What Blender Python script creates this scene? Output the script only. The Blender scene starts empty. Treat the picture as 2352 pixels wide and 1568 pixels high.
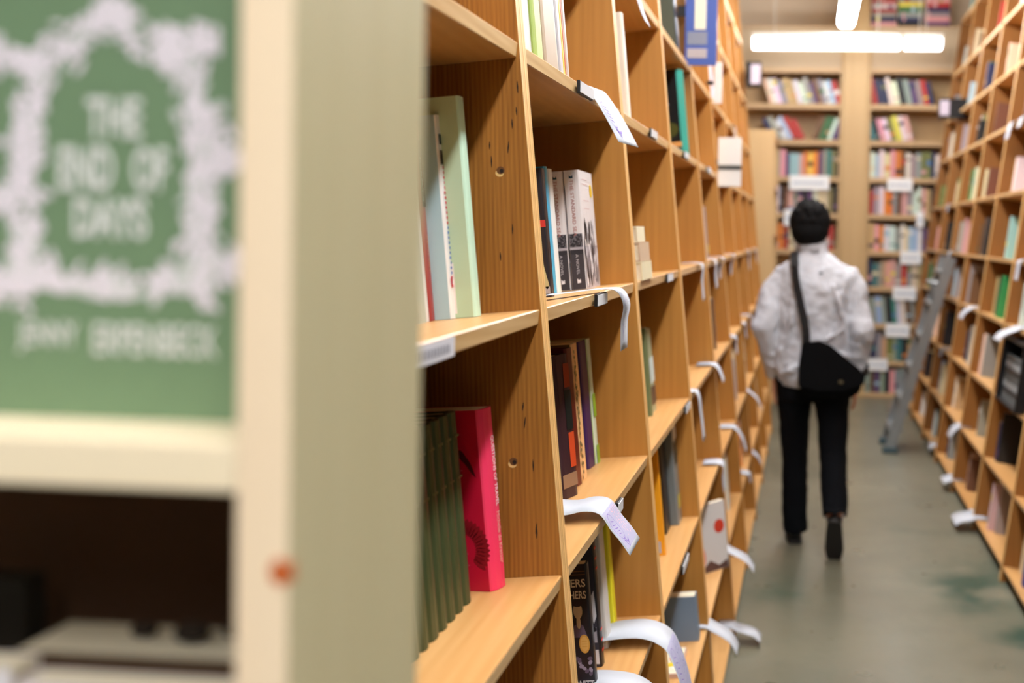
import bpy, bmesh, math, random
from mathutils import Vector, Matrix, Euler
PI = math.pi
C = bpy.context.scene.collection
sc = bpy.context.scene

# ------------------------------------------------------------------ camera, world, exposure
F_PX = 2720.0                       # focal length in pixels of the 2352 px wide frame
HC = 1.52
cam_d = bpy.data.cameras.new('camera'); cam = bpy.data.objects.new('camera', cam_d); C.objects.link(cam)
cam_d.sensor_width = 36; cam_d.lens = 36 * F_PX / 2352
cam_d.shift_x = (1176 - 1600) / 2352; cam_d.shift_y = -(784 - 606) / 2352
cam_d.clip_start = 0.05; cam_d.clip_end = 60
cam_d.dof.use_dof = True; cam_d.dof.focus_distance = 1.98; cam_d.dof.aperture_fstop = 3.1
Rm = Matrix(((0.99544766, -0.02189985, 0.09275962), (0.09331008, 0.02561453, -0.99530755), (0.01942109, 0.99943198, 0.0275414)))
cam.matrix_world = Matrix.Translation((0, 0, HC)) @ Rm.to_4x4()
sc.camera = cam
w = bpy.data.worlds.new('world'); sc.world = w; w.use_nodes = True
w.node_tree.nodes['Background'].inputs[0].default_value = (1.0, 0.86, 0.70, 1)
w.node_tree.nodes['Background'].inputs[1].default_value = 0.04
sc.view_settings.view_transform = 'Standard'; sc.view_settings.look = 'None'
sc.view_settings.exposure = 0.12; sc.view_settings.gamma = 1.0
LAMP = 62.0                         # emission of the fluorescent diffusers

# ------------------------------------------------------------------ helpers
def lin(c):
    return tuple(((v / 255) / 12.92 if v / 255 <= .04045 else ((v / 255 + .055) / 1.055) ** 2.4) for v in c) + (1,)
MATS = {}
def mat(name, rgb, rough=.5, spec=.4, metal=0, emit=0, bump=0, var=0, vscale=30):
    if name in MATS: return MATS[name]
    m = bpy.data.materials.new(name); m.use_nodes = True; nt = m.node_tree
    b = nt.nodes['Principled BSDF']
    b.inputs['Base Color'].default_value = lin(rgb); b.inputs['Roughness'].default_value = rough
    b.inputs['Metallic'].default_value = metal; b.inputs['Specular IOR Level'].default_value = spec
    if emit:
        b.inputs['Emission Color'].default_value = lin(rgb); b.inputs['Emission Strength'].default_value = emit
    if bump or var:
        tc = nt.nodes.new('ShaderNodeTexCoord'); n = nt.nodes.new('ShaderNodeTexNoise')
        n.inputs['Scale'].default_value = vscale; n.inputs['Detail'].default_value = 4
        nt.links.new(tc.outputs['Object'], n.inputs['Vector'])
        if var:
            mx = nt.nodes.new('ShaderNodeMix'); mx.data_type = 'RGBA'
            mx.inputs[6].default_value = lin(tuple(v * (1 - var) for v in rgb)); mx.inputs[7].default_value = lin(tuple(min(255, v * (1 + var * .6)) for v in rgb))
            nt.links.new(n.outputs['Fac'], mx.inputs[0]); nt.links.new(mx.outputs[2], b.inputs['Base Color'])
        if bump:
            bp = nt.nodes.new('ShaderNodeBump'); bp.inputs['Strength'].default_value = bump; bp.inputs['Distance'].default_value = .01
            nt.links.new(n.outputs['Fac'], bp.inputs['Height']); nt.links.new(bp.outputs[0], b.inputs['Normal'])
    MATS[name] = m; return m

def wood(name, c_dark, c_light, grain='z', fine=70, broad=9, rough=.42, rings=.5):
    """procedural timber; grain runs along the given local axis"""
    if name in MATS: return MATS[name]
    m = bpy.data.materials.new(name); m.use_nodes = True; nt = m.node_tree; N = nt.nodes; L = nt.links
    b = N['Principled BSDF']; b.inputs['Roughness'].default_value = rough; b.inputs['Specular IOR Level'].default_value = .35
    tc = N.new('ShaderNodeTexCoord'); oi = N.new('ShaderNodeObjectInfo')
    add = N.new('ShaderNodeVectorMath'); add.operation = 'ADD'
    sc_ = N.new('ShaderNodeVectorMath'); sc_.operation = 'SCALE'; sc_.inputs[3].default_value = 1.37
    L.new(oi.outputs['Location'], sc_.inputs[0]); L.new(tc.outputs['Object'], add.inputs[0]); L.new(sc_.outputs[0], add.inputs[1])
    def stretched(a, along):
        mp = N.new('ShaderNodeMapping'); s = [a, a, a]; s['xyz'.index(grain)] = along
        mp.inputs['Scale'].default_value = s; L.new(add.outputs[0], mp.inputs[0]); return mp.outputs[0]
    n1 = N.new('ShaderNodeTexNoise'); n1.inputs['Scale'].default_value = 1; n1.inputs['Detail'].default_value = 5
    n1.inputs['Distortion'].default_value = .3
    L.new(stretched(broad, broad * .12), n1.inputs['Vector'])
    n2 = N.new('ShaderNodeTexNoise'); n2.inputs['Scale'].default_value = 1; n2.inputs['Detail'].default_value = 6
    L.new(stretched(fine * 2, fine * .05), n2.inputs['Vector'])
    # growth rings: sine of a distorted coordinate
    wv = N.new('ShaderNodeTexWave'); wv.wave_type = 'BANDS'; wv.bands_direction = 'DIAGONAL'
    wv.inputs['Scale'].default_value = fine / 1.5; wv.inputs['Distortion'].default_value = 3.0
    wv.inputs['Detail'].default_value = 2; wv.inputs['Detail Scale'].default_value = .35
    L.new(stretched(1, .05), wv.inputs['Vector'])
    m1 = N.new('ShaderNodeMath'); m1.operation = 'MULTIPLY'; m1.inputs[1].default_value = rings * .45
    L.new(wv.outputs['Fac'], m1.inputs[0])
    m2 = N.new('ShaderNodeMath'); m2.operation = 'MULTIPLY_ADD'; m2.inputs[1].default_value = .55
    L.new(n1.outputs['Fac'], m2.inputs[0]); L.new(m1.outputs[0], m2.inputs[2])
    m3 = N.new('ShaderNodeMath'); m3.operation = 'MULTIPLY_ADD'; m3.inputs[1].default_value = .35
    L.new(n2.outputs['Fac'], m3.inputs[0]); L.new(m2.outputs[0], m3.inputs[2])
    cr = N.new('ShaderNodeValToRGB'); cr.color_ramp.elements[0].position = .28; cr.color_ramp.elements[1].position = .82
    cr.color_ramp.elements[0].color = lin(c_dark); cr.color_ramp.elements[1].color = lin(c_light)
    L.new(m3.outputs[0], cr.inputs[0]); L.new(cr.outputs[0], b.inputs['Base Color'])
    bp = N.new('ShaderNodeBump'); bp.inputs['Strength'].default_value = .25; bp.inputs['Distance'].default_value = .002
    L.new(m3.outputs[0], bp.inputs['Height']); L.new(bp.outputs[0], b.inputs['Normal'])
    MATS[name] = m; return m

def ply_edge(name, c_dark, c_light, axis='y', pitch=.0063):
    if name in MATS: return MATS[name]
    m = bpy.data.materials.new(name); m.use_nodes = True; nt = m.node_tree; N = nt.nodes; L = nt.links
    b = N['Principled BSDF']; b.inputs['Roughness'].default_value = .45
    tc = N.new('ShaderNodeTexCoord'); mp = N.new('ShaderNodeMapping')
    mp.inputs['Scale'].default_value = [1 / pitch if a == axis else .01 for a in 'xyz']
    L.new(tc.outputs['Object'], mp.inputs[0])
    sp = N.new('ShaderNodeSeparateXYZ'); L.new(mp.outputs[0], sp.inputs[0])
    nz = N.new('ShaderNodeTexNoise'); nz.inputs['Scale'].default_value = 40; L.new(tc.outputs['Object'], nz.inputs['Vector'])
    ad = N.new('ShaderNodeMath'); ad.operation = 'MULTIPLY_ADD'; ad.inputs[1].default_value = .35
    L.new(nz.outputs['Fac'], ad.inputs[0]); L.new(sp.outputs['xyz'.index(axis)], ad.inputs[2])
    fr = N.new('ShaderNodeMath'); fr.operation = 'PINGPONG'; fr.inputs[1].default_value = 1.0; L.new(ad.outputs[0], fr.inputs[0])
    cr = N.new('ShaderNodeValToRGB'); cr.color_ramp.elements[0].position = .02; cr.color_ramp.elements[1].position = .4
    cr.color_ramp.elements[0].color = lin(c_dark); cr.color_ramp.elements[1].color = lin(c_light)
    L.new(fr.outputs[0], cr.inputs[0]); L.new(cr.outputs[0], b.inputs['Base Color'])
    MATS[name] = m; return m

def bx(bm, x0, x1, y0, y1, z0, z1, mi=0, bevel=0):
    vs = [bm.verts.new((x, y, z)) for z in (z0, z1) for y in (y0, y1) for x in (x0, x1)]
    fs = [(0, 2, 3, 1), (4, 5, 7, 6), (0, 1, 5, 4), (2, 6, 7, 3), (0, 4, 6, 2), (1, 3, 7, 5)]
    out = []
    for f in fs:
        fc = bm.faces.new([vs[i] for i in f]); fc.material_index = mi; out.append(fc)
    if bevel:
        es = {e for f in out for e in f.edges}
        r = bmesh.ops.bevel(bm, geom=list(es), offset=bevel, segments=2, affect='EDGES', profile=.5)
        for f in r['faces']: f.material_index = mi
    return out
def prism(bm, poly, axis, a0, a1, mi=0):
    """extrude a 2D polygon (in the two other axes, in xyz order) from a0 to a1"""
    def P(p, a):
        if axis == 'y': return (p[0], a, p[1])
        if axis == 'z': return (p[0], p[1], a)
        return (a, p[0], p[1])
    A = [bm.verts.new(P(p, a0)) for p in poly]; B = [bm.verts.new(P(p, a1)) for p in poly]
    n = len(poly); fs = [bm.faces.new(A), bm.faces.new(B[::-1])]
    for i in range(n): fs.append(bm.faces.new((A[i], B[i], B[(i + 1) % n], A[(i + 1) % n])))
    for f in fs: f.material_index = mi
    return fs
def tube(bm, pts, r, n=10, mi=0, cap=True):
    pts = [Vector(p) for p in pts]; rs = r if isinstance(r, (list, tuple)) else [r] * len(pts)
    rings = []; up = Vector((0.03, 0.11, 1)).normalized(); prev = None
    for i, p in enumerate(pts):
        t = (pts[min(i + 1, len(pts) - 1)] - pts[max(i - 1, 0)]).normalized()
        if prev is None: a = t.cross(up) if abs(t.dot(up)) < .95 else t.cross(Vector((1, 0, 0)))
        else: a = prev - t * prev.dot(t)
        a.normalize(); prev = a; b = t.cross(a)
        rr = rs[i]; ra, rb = rr if isinstance(rr, (tuple, list)) else (rr, rr)
        rings.append([bm.verts.new(p + a * (ra * math.cos(2 * PI * k / n)) + b * (rb * math.sin(2 * PI * k / n))) for k in range(n)])
    for i in range(len(rings) - 1):
        for k in range(n):
            f = bm.faces.new((rings[i][k], rings[i][(k + 1) % n], rings[i + 1][(k + 1) % n], rings[i + 1][k])); f.material_index = mi; f.smooth = True
    if cap:
        f = bm.faces.new(rings[0][::-1]); f.material_index = mi
        f = bm.faces.new(rings[-1]); f.material_index = mi
def rings(bm, rs, n=20):
    """closed loft: rs = list of (centre, rx, ry) horizontal ellipses"""
    R = []
    for c, rx, ry in rs:
        R.append([bm.verts.new((c[0] + rx * math.cos(2 * PI * k / n), c[1] + ry * math.sin(2 * PI * k / n), c[2])) for k in range(n)])
    for i in range(len(R) - 1):
        for k in range(n): bm.faces.new((R[i][k], R[i][(k + 1) % n], R[i + 1][(k + 1) % n], R[i + 1][k]))
    bm.faces.new(R[0][::-1]); bm.faces.new(R[-1])
def ball(bm, c, r, sub=3):
    r = r if isinstance(r, (tuple, list)) else (r, r, r)
    bmesh.ops.create_icosphere(bm, subdivisions=sub, radius=1, matrix=Matrix.Translation(c) @ Matrix.Diagonal((*r, 1)))
def obj(name, bm, ms, parent=None, loc=(0, 0, 0), rot=(0, 0, 0), fix=True, smooth=False):
    if isinstance(bm, bpy.types.Mesh): me = bm
    else:
        if fix: bmesh.ops.recalc_face_normals(bm, faces=bm.faces[:])
        me = bpy.data.meshes.new(name); bm.to_mesh(me); bm.free()
    if not me.materials:
        for m in (ms if isinstance(ms, (list, tuple)) else [ms]): me.materials.append(m)
    if smooth:
        for p in me.polygons: p.use_smooth = True
    o = bpy.data.objects.new(name, me); C.objects.link(o)
    o.location = loc; o.rotation_euler = rot
    if parent: o.parent = parent
    return o
def empty(name, loc=(0, 0, 0), rot=(0, 0, 0)):
    o = bpy.data.objects.new(name, None); C.objects.link(o); o.location = loc; o.rotation_euler = rot
    o.empty_display_size = .05; return o
USED = set()
def tag(o, label, cat, group=None):
    if label in USED and not group: print('DUPLICATE LABEL', label)
    USED.add(label)
    o['label'] = label; o['category'] = cat
    if group: o['group'] = group
    return o
def struct(o): o['kind'] = 'structure'; return o
def new(): return bmesh.new()
def bake(o):
    """replace an object's mesh by its evaluated result"""
    dg = bpy.context.evaluated_depsgraph_get(); ev = o.evaluated_get(dg)
    me = bpy.data.meshes.new_from_object(ev); o.modifiers.clear(); old = o.data; o.data = me
    bpy.data.meshes.remove(old); return o
def text_bm(bm, s, box_w, box_h, M, mi=0, bold=.0, depth=.0002, keep=False):
    """text fitted to a box centred on the origin of matrix M (x right, y up, z towards the reader)"""
    cu = bpy.data.curves.new('t', 'FONT'); cu.body = s; cu.size = 1; cu.resolution_u = 3; cu.offset = bold; cu.extrude = 0
    cu.align_x = 'CENTER'; cu.align_y = 'CENTER'
    ob = bpy.data.objects.new('t', cu); C.objects.link(ob)
    me = bpy.data.meshes.new_from_object(ob.evaluated_get(bpy.context.evaluated_depsgraph_get()))
    bpy.data.objects.remove(ob); bpy.data.curves.remove(cu)
    xs = [v.co.x for v in me.vertices]; ys = [v.co.y for v in me.vertices]
    cx, cy = (max(xs) + min(xs)) / 2, (max(ys) + min(ys)) / 2
    sx, sy = box_w / (max(xs) - min(xs)), box_h / (max(ys) - min(ys))
    if keep: sx = sy = min(sx, sy)
    T = M @ Matrix.Translation((0, 0, depth)) @ Matrix.Diagonal((sx, sy, 1, 1)) @ Matrix.Translation((-cx, -cy, 0))
    vs = [bm.verts.new(T @ v.co) for v in me.vertices]
    for p in me.polygons:
        try: f = bm.faces.new([vs[i] for i in p.vertices]); f.material_index = mi
        except ValueError: pass
    bpy.data.meshes.remove(me)
def frame(o, x, y):
    x = Vector(x); y = Vector(y); z = x.cross(y)
    M = Matrix((x, y, z)).transposed().to_4x4(); M.translation = Vector(o); return M

# ------------------------------------------------------------------ materials
W_PANEL = wood('fir_panel', (100, 58, 18), (188, 128, 56), 'z', 140, 8, rings=.22)
W_PANEL2 = wood('veneer_panel', (154, 100, 40), (198, 142, 68), 'z', 40, 4, rings=.10)
W_PANEL3 = wood('right_panel', (124, 78, 32), (166, 112, 54), 'z', 40, 4, rings=.10)
W_SHELF = wood('shelf_board', (192, 138, 78), (222, 178, 120), 'y', 40, 6, rough=.33, rings=.2)
W_SHELFX = wood('rear_shelf_board', (186, 150, 108), (214, 184, 142), 'x', 40, 6, rings=.2)
W_EDGE = wood('shelf_edge', (204, 158, 98), (240, 208, 156), 'y', 60, 10, rings=.3)
P_EDGE = ply_edge('plywood_edge', (176, 112, 50), (236, 190, 122), 'y')
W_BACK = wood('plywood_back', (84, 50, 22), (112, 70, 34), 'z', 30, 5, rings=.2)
W_PINE = wood('pale_pine', (188, 178, 138), (208, 198, 162), 'z', 20, 3, rings=.06)
W_PINE_EDGE = wood('pale_pine_edge', (244, 216, 180), (252, 232, 202), 'z', 18, 3, rings=.04)
W_PINE_X = wood('pale_pine_rail', (242, 222, 186), (252, 238, 210), 'x', 18, 3, rings=.15)
W_TAN = wood('tan_birch', (190, 156, 108), (208, 178, 132), 'z', 20, 3, rings=.15)
M_KNOT = mat('knot', (196, 96, 40), .5)
M_PIT = mat('dark_pit', (34, 20, 10), .8)
M_RIM = mat('chipped_rim', (226, 190, 122), .7)
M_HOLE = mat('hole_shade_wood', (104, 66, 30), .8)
M_KICK = mat('black_kick', (22, 20, 18), .6)
M_WALL = mat('tan_wall', (194, 172, 142), .7, var=.03, vscale=3)
M_CEIL = mat('ceiling_paint', (226, 214, 192), .8, var=.03, vscale=2)
M_PAPER = mat('paper', (186, 190, 198), .6, .2)
M_PAGES = mat('page_edges', (226, 214, 188), .8, .1, var=.06, vscale=200)
M_CLEAR = mat('label_holder', (226, 228, 232), .3, .5)
M_BLACK = mat('black_plastic', (20, 20, 22), .4)
M_INK = mat('purple_ink', (120, 96, 176), .6)
M_INKB = mat('blue_ink', (70, 76, 150), .6)
M_INKR = mat('pale_red_ink', (236, 178, 182), .6)
M_WASH = mat('lavender_print', (168, 166, 192), .6)

# ------------------------------------------------------------------ the setting
# polished concrete floor with green worn patches
m = bpy.data.materials.new('polished_concrete'); m.use_nodes = True; N = m.node_tree.nodes; L = m.node_tree.links
b = N['Principled BSDF']; b.inputs['Specular IOR Level'].default_value = .5
tc = N.new('ShaderNodeTexCoord')
def noise(scale, det=5, vec=None, dist=0):
    n = N.new('ShaderNodeTexNoise'); n.inputs['Scale'].default_value = scale; n.inputs['Detail'].default_value = det
    n.inputs['Distortion'].default_value = dist; L.new(vec or tc.outputs['Object'], n.inputs['Vector']); return n.outputs['Fac']
def ramp(fac, a, b_, ca, cb):
    r = N.new('ShaderNodeValToRGB'); r.color_ramp.elements[0].position = a; r.color_ramp.elements[1].position = b_
    r.color_ramp.elements[0].color = ca; r.color_ramp.elements[1].color = cb; L.new(fac, r.inputs[0]); return r.outputs[0]
base = ramp(noise(1.1, 3), .3, .7, lin((98, 97, 82)), lin((122, 119, 102)))
def blob(cx, cy, rx, ry):
    mp = N.new('ShaderNodeMapping'); mp.inputs['Location'].default_value = (-cx / rx, -cy / ry, 0); mp.inputs['Scale'].default_value = (1 / rx, 1 / ry, 0)
    L.new(tc.outputs['Object'], mp.inputs[0])
    g = N.new('ShaderNodeTexGradient'); g.gradient_type = 'SPHERICAL'; L.new(mp.outputs[0], g.inputs[0]); return g.outputs['Fac']
def add_(a, b_, op='ADD', c=None):
    n = N.new('ShaderNodeMath'); n.operation = op
    for i, v in enumerate((a, b_)):
        if isinstance(v, (int, float)): n.inputs[i].default_value = v
        else: L.new(v, n.inputs[i])
    return n.outputs[0]
g = add_(add_(blob(.74, 5.2, .34, .62), blob(.84, 4.62, .22, .22), 'MAXIMUM'), add_(blob(.62, 6.1, .2, .25), .6, 'MULTIPLY'), 'MAXIMUM')
g = add_(g, add_(blob(-.12, 5.05, .2, .5), .55, 'MULTIPLY'), 'MAXIMUM')
msk = add_(add_(g, 1.6, 'MULTIPLY'), add_(noise(16, 8, dist=.8), .5, 'SUBTRACT'), 'ADD')
msk = add_(msk, add_(noise(2.5, 3), .35, 'SUBTRACT'), 'MULTIPLY')
mk = ramp(msk, .0, .26, (0, 0, 0, 1), (1, 1, 1, 1))
mx = N.new('ShaderNodeMix'); mx.data_type = 'RGBA'; L.new(mk, mx.inputs[0]); L.new(base, mx.inputs[6]); mx.inputs[7].default_value = lin((50, 74, 62))
L.new(mx.outputs[2], b.inputs['Base Color'])
L.new(ramp(noise(6, 4), .3, .7, (.27, .27, .27, 1), (.33, .33, .33, 1)), b.inputs['Roughness'])
M_FLOOR = m
bm = new(); bx(bm, -3.2, 4.2, -3.4, 11.7, -.1, 0); struct(obj('floor', bm, M_FLOOR))
bm = new(); bx(bm, -3.2, 4.2, -3.4, 11.7, 4.1, 4.2); struct(obj('ceiling', bm, M_CEIL))
bm = new(); bx(bm, -3.2, 4.2, 11.5, 11.6, 0, 4.1); struct(obj('wall_back', bm, mat('lightened_wall', (236, 216, 190), .7, var=.03, vscale=3)))  # wall colour lightened to stand in for light the lamps don't throw upward

# ------------------------------------------------------------------ fluorescent fixtures
M_TUBE = mat('lit_diffuser', (250, 252, 255), .4, emit=LAMP)
M_TUBE_DIM = mat('lit_cross_diffuser', (250, 252, 255), .4, emit=9.0)
M_TUBE_MID = mat('lit_far_diffuser', (250, 252, 255), .4, emit=26.0)
M_HOUS = mat('white_enamel', (236, 232, 222), .4)
def fixture(loc, rotz, length, wd, label, group, M_TUBE=M_TUBE):
    t = empty('fluorescent_light', loc, (0, 0, rotz)); tag(t, label, 'ceiling light', group)
    bm = new(); bx(bm, -wd * .42, wd * .42, 0, length, .085, .13, bevel=.004); obj('housing', bm, M_HOUS, t)
    bm = new()
    prof = [(-wd / 2, .085), (-wd / 2, .03), (-wd * .36, .0), (wd * .36, .0), (wd / 2, .03), (wd / 2, .085)]
    prism(bm, prof, 'y', .012, length - .012); obj('diffuser', bm, M_TUBE, t)
    for y in (0, length - .012):
        bm = new(); prism(bm, [(p[0] * 1.02, p[1]) for p in prof], 'y', y, y + .012); obj('end_cap', bm, M_HOUS, t)
    for y in (.2, length - .2):
        bm = new(); tube(bm, [(0, y, .13), (0, y, 4.1 - loc[2])], .004, 6); obj('hanger_rod', bm, M_HOUS, t)
for i in range(11):
    y = 10.50 - 1.24 * (i + 1)
    lab = 'bright tube light over the aisle, running into the cross light' if i == 0 else 'bright tube light over the aisle, %s from the cross light' % ('second third fourth fifth sixth seventh eighth ninth tenth eleventh'.split()[i - 1])
    fixture((.295, y, 3.325), 0, 1.22, .135, lab, 'tube lights along the aisle', M_TUBE_MID if i == 0 else M_TUBE)
for q, (x, y) in enumerate(((-.95, -2.3), (-.15, -2.6))):  # unseen lamps added to brighten the near post and end display
    fixture((x, y, 3.325), 0, 1.22, .18, 'added unseen tube light behind the camera, %s one' % ('left right'.split()[q]), 'added tube lights behind the camera', M_TUBE_MID)
fixture((-.53, 10.58, 3.155), -PI / 2, 1.31, .15, 'long bright tube light crossing above the rear bookcases', None, M_TUBE_DIM)
fixture((.80, 10.58, 3.155), -PI / 2, .34, .15, 'short bright tube light right of the long cross light', None, M_TUBE_DIM)

# ------------------------------------------------------------------ bookcases
LZ = [.06, .345, .675, 1.027, 1.405, 1.782, 2.135, 2.515, 2.95, 3.35]
RZ = [.07, .385, .72, 1.08, 1.405, 1.772, 2.18, 2.545, 2.955, 3.445]
TH = .022; BAY = .914
ORD = 'first second third fourth fifth sixth seventh eighth ninth tenth eleventh twelfth thirteenth fourteenth fifteenth sixteenth seventeenth eighteenth nineteenth twentieth'.split()
def lface(z): return -(.234 + .10 * z)
def rface(z): return .88 + .13 * z
pit_marks = [(-.414, 1.685, 0), (-.420, 1.667, 0), (-.452, 1.636, 0), (-.425, 1.634, 0), (-.449, 1.613, 0), (-.417, 1.518, 0), (-.434, 1.479, 0), (-.398, 1.266, 0),
             (-.395, 1.243, 0), (-.382, 1.182, 0), (-.375, 1.084, 0), (-.376, 1.092, 0), (-.413, 1.719, 0), (-.436, 1.600, 1), (-.411, 1.186, 1)]
def bookcase(side, y0, label, near_mats=False, group=None, top=None, marks=()):
    s = -1 if side == 'L' else 1
    face = lface if side == 'L' else rface
    Z = LZ if side == 'L' else RZ
    zt = (Z[-1] + .03); D = .40; kk = .10 if side == 'L' else .13
    xb = face(0) + s * D
    t = empty('bookcase', (xb, y0, 0)); tag(t, label, 'bookcase', group)
    f = lambda z: face(z) - xb
    bk = lambda z: face(z) - xb + s * D
    P = W_PANEL if near_mats else (W_PANEL2 if side == 'L' else W_PANEL3)
    for k, (a, b_) in enumerate(((0, .019), (BAY - .019, BAY))):
        bm = new()
        fs = prism(bm, [(bk(0), 0), (f(0), 0), (f(zt), zt), (bk(zt), zt)], 'y', a, b_)
        for q in fs:
            c = q.calc_center_median()
            if len(q.verts) == 4 and abs(c.x - (f(0) + f(zt)) / 2) < .002: q.material_index = 1
        if k == 1 and marks:
            rnd = random.Random(4)
            for (x, z, kind) in marks:
                x -= xb
                if kind == 0:
                    hh, ww = rnd.uniform(.006, .010), .0016; tl = rnd.uniform(-.2, .25)
                    pts = [(x + ww * .4 * math.cos(q * PI / 4) * (1.2 if q % 2 else 1.6) + tl * .5 * hh * math.sin(q * PI / 4), z + hh * math.sin(q * PI / 4)) for q in range(8)]
                    prism(bm, pts, 'y', a - .0003, a + .001, 2)
                else:
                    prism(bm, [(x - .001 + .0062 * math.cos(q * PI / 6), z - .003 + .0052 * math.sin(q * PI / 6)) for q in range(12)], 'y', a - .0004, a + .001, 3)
                    prism(bm, [(x + .0005 + .0060 * math.cos(q * PI / 6), z + .0010 + .0056 * math.sin(q * PI / 6)) for q in range(12)], 'y', a - .0007, a + .001, 4)
                    prism(bm, [(x + .002 + .0028 * math.cos(q * PI / 6), z + .0003 + .003 * math.sin(q * PI / 6)) for q in range(12)], 'y', a - .001, a + .001, 2)
        obj('side_panel', bm, [P, P_EDGE, M_PIT, M_RIM, M_HOLE], t)
    for z in Z:
        bm = new(); xf = f(z) + s * .0015; dp = D - .008
        q4 = [(xf, z), (xf + s * dp, z - kk * dp), (xf + s * dp + s * kk * TH, z - kk * dp - TH), (xf + s * kk * TH, z - TH)]
        fs = prism(bm, q4, 'y', .0195, BAY - .0195)
        for q in fs:
            if len(q.verts) == 4 and abs(q.calc_center_median().x - (q4[0][0] + q4[3][0]) / 2) < .0005 and abs(q.calc_center_median().z - (z - TH / 2)) < .003: q.material_index = 1
        bmesh.ops.bevel(bm, geom=[e for e in bm.edges if all(abs(v.co.x - xf) < 4e-3 for v in e.verts) and abs(e.verts[0].co.y - e.verts[1].co.y) > .1], offset=.0015, segments=1, affect='EDGES')
        obj('shelf', bm, [W_SHELF, W_EDGE], t)
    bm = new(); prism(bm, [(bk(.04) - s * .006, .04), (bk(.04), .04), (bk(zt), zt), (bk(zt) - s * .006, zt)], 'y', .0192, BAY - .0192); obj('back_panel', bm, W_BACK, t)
    bm = new(); bx(bm, *sorted((f(0) + s * .06, f(0) + s * .045)), .0195, BAY - .0195, 0, Z[0] - TH); obj('toe_kick', bm, M_KICK, t)
    return t
LB0 = 1.669 - BAY
for n in range(9):
    lab = ['wooden bookcase behind the pale end post, with mint and pink books',
           'wooden bookcase with two city paperbacks, second in left row',
           'wooden bookcase with a stack of three small books, third in left row',
           'wooden bookcase holding the big blue face-out book, fourth in left row',
           'wooden bookcase fifth from the near end of left row',
           'wooden bookcase sixth from the near end of left row',
           'wooden bookcase seventh from the near end of left row',
           'wooden bookcase last but one in the left row',
           'wooden bookcase at the far end of the left row'][n]
    bookcase('L', LB0 + n * (BAY + .002), lab, n < 1, 'left row of bookcases', marks=pit_marks if n == 0 else ())
RB0 = 2.57
def rb(n): return RB0 + n * (BAY + .001)
for n in range(9):
    bookcase('R', rb(n), 'wooden bookcase in right row, %s from the far end' % ORD[8 - n], False, 'right row of bookcases')

# end display unit, close to the camera
t = empty('end_display_bookcase', (-.225, .50, 0)); tag(t, 'pale pine display bookcase capping the left row, with face-out books', 'bookcase')
EW, ED = .92, .178
bm = new(); bx(bm, -.0245, 0, 0, ED, 0, 2.3, bevel=.0012)
for q in bm.faces:
    if q.calc_center_median().y < .0005: q.material_index = 1
prism(bm, [(-.004 + .0045 * math.cos(k * PI / 6), 1.366 + .006 * math.sin(k * PI / 6)) for k in range(12)], 'y', -.0004, .001, 2)
bx(bm, -.001, .0003, .0005, .006, 1.361, 1.370, 2)
obj('side_panel', bm, [W_PINE, W_PINE_EDGE, M_KNOT], t)
bm = new(); bx(bm, -EW, -EW + .0245, 0, ED, 0, 2.3, bevel=.0012); obj('side_panel', bm, [W_PINE], t)
for z in (.10, .46, .76, 1.055, 1.4215, 1.80, 2.17, 2.30):
    bm = new(); bx(bm, -EW + .025, -.025, .001, ED - .008, z - .0215, z, bevel=.001); obj('shelf', bm, [W_PINE_X], t)
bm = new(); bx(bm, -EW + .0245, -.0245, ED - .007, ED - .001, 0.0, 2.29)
obj('back_panel', bm, mat('dark_shaded_back', (86, 56, 34), .7, var=.15, vscale=8), t)  # back panel coloured dark for the shade inside the display bays

# lower tan bookcase beyond the left row (its side panel faces us)
t = empty('low_bookcase', (-.77, 9.35, 0)); tag(t, 'plain tan bookcase side standing beyond the left row', 'bookcase')
for y in (0, 1.16):
    bm = new(); bx(bm, 0, .50, y, y + .025, 0, 2.33, bevel=.001); obj('side_panel', bm, W_TAN, t)
for z in (.10, .45, .80, 1.15, 1.5, 1.9, 2.32):
    bm = new(); bx(bm, 0, .50, .0255, 1.1595, z - .025, z); obj('shelf', bm, [W_SHELF], t)
bm = new(); bx(bm, 0, .006, .0255, 1.1595, .101, .424); obj('back_panel', bm, W_BACK, t)

# rear bookcases facing us, with a tan pilaster between
BZ = [.05, .352, .696, 1.04, 1.37, 1.71, 2.05, 2.39, 2.725, 3.06]
YB = 11.10
def rear_case(x0, x1, label):
    t = empty('rear_bookcase', ((x0 + x1) / 2, YB, 0)); tag(t, label, 'bookcase'); hw = (x1 - x0) / 2
    for s in (-1, 1):
        bm = new(); bx(bm, *sorted((s * hw, s * (hw - .025))), 0, .30, 0, 3.44); obj('side_panel', bm, W_TAN, t)
    for z in BZ:
        bm = new(); bx(bm, -hw + .026, hw - .026, .0, .29, z - .045, z - .0); obj('shelf', bm, W_SHELFX, t)
    bm = new(); bx(bm, -hw + .026, hw - .026, .01, .03, 3.061, 3.43); obj('header_panel', bm, M_WALL, t)
    bm = new(); bx(bm, -hw + .0255, hw - .0255, .0, .30, 3.431, 3.445); obj('top_panel', bm, W_SHELFX, t)
    bm = new(); bx(bm, -hw + .026, hw - .026, .295, .30, 0, 3.43); obj('back_panel', bm, W_TAN, t)
rear_case(-.92, .300, 'tall tan bookcase at the rear, left of the pilaster')
rear_case(.532, 1.60, 'tall tan bookcase at the rear, right of the pilaster')
bm = new(); bx(bm, .302, .530, YB - .03, 11.49, 0, 3.9, bevel=.004); bx(bm, .36, .372, YB - .034, YB - .03, 0, 3.9)
tag(obj('pilaster', bm, W_TAN), 'tall tan wooden pilaster between the two rear bookcases', 'post')

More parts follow.
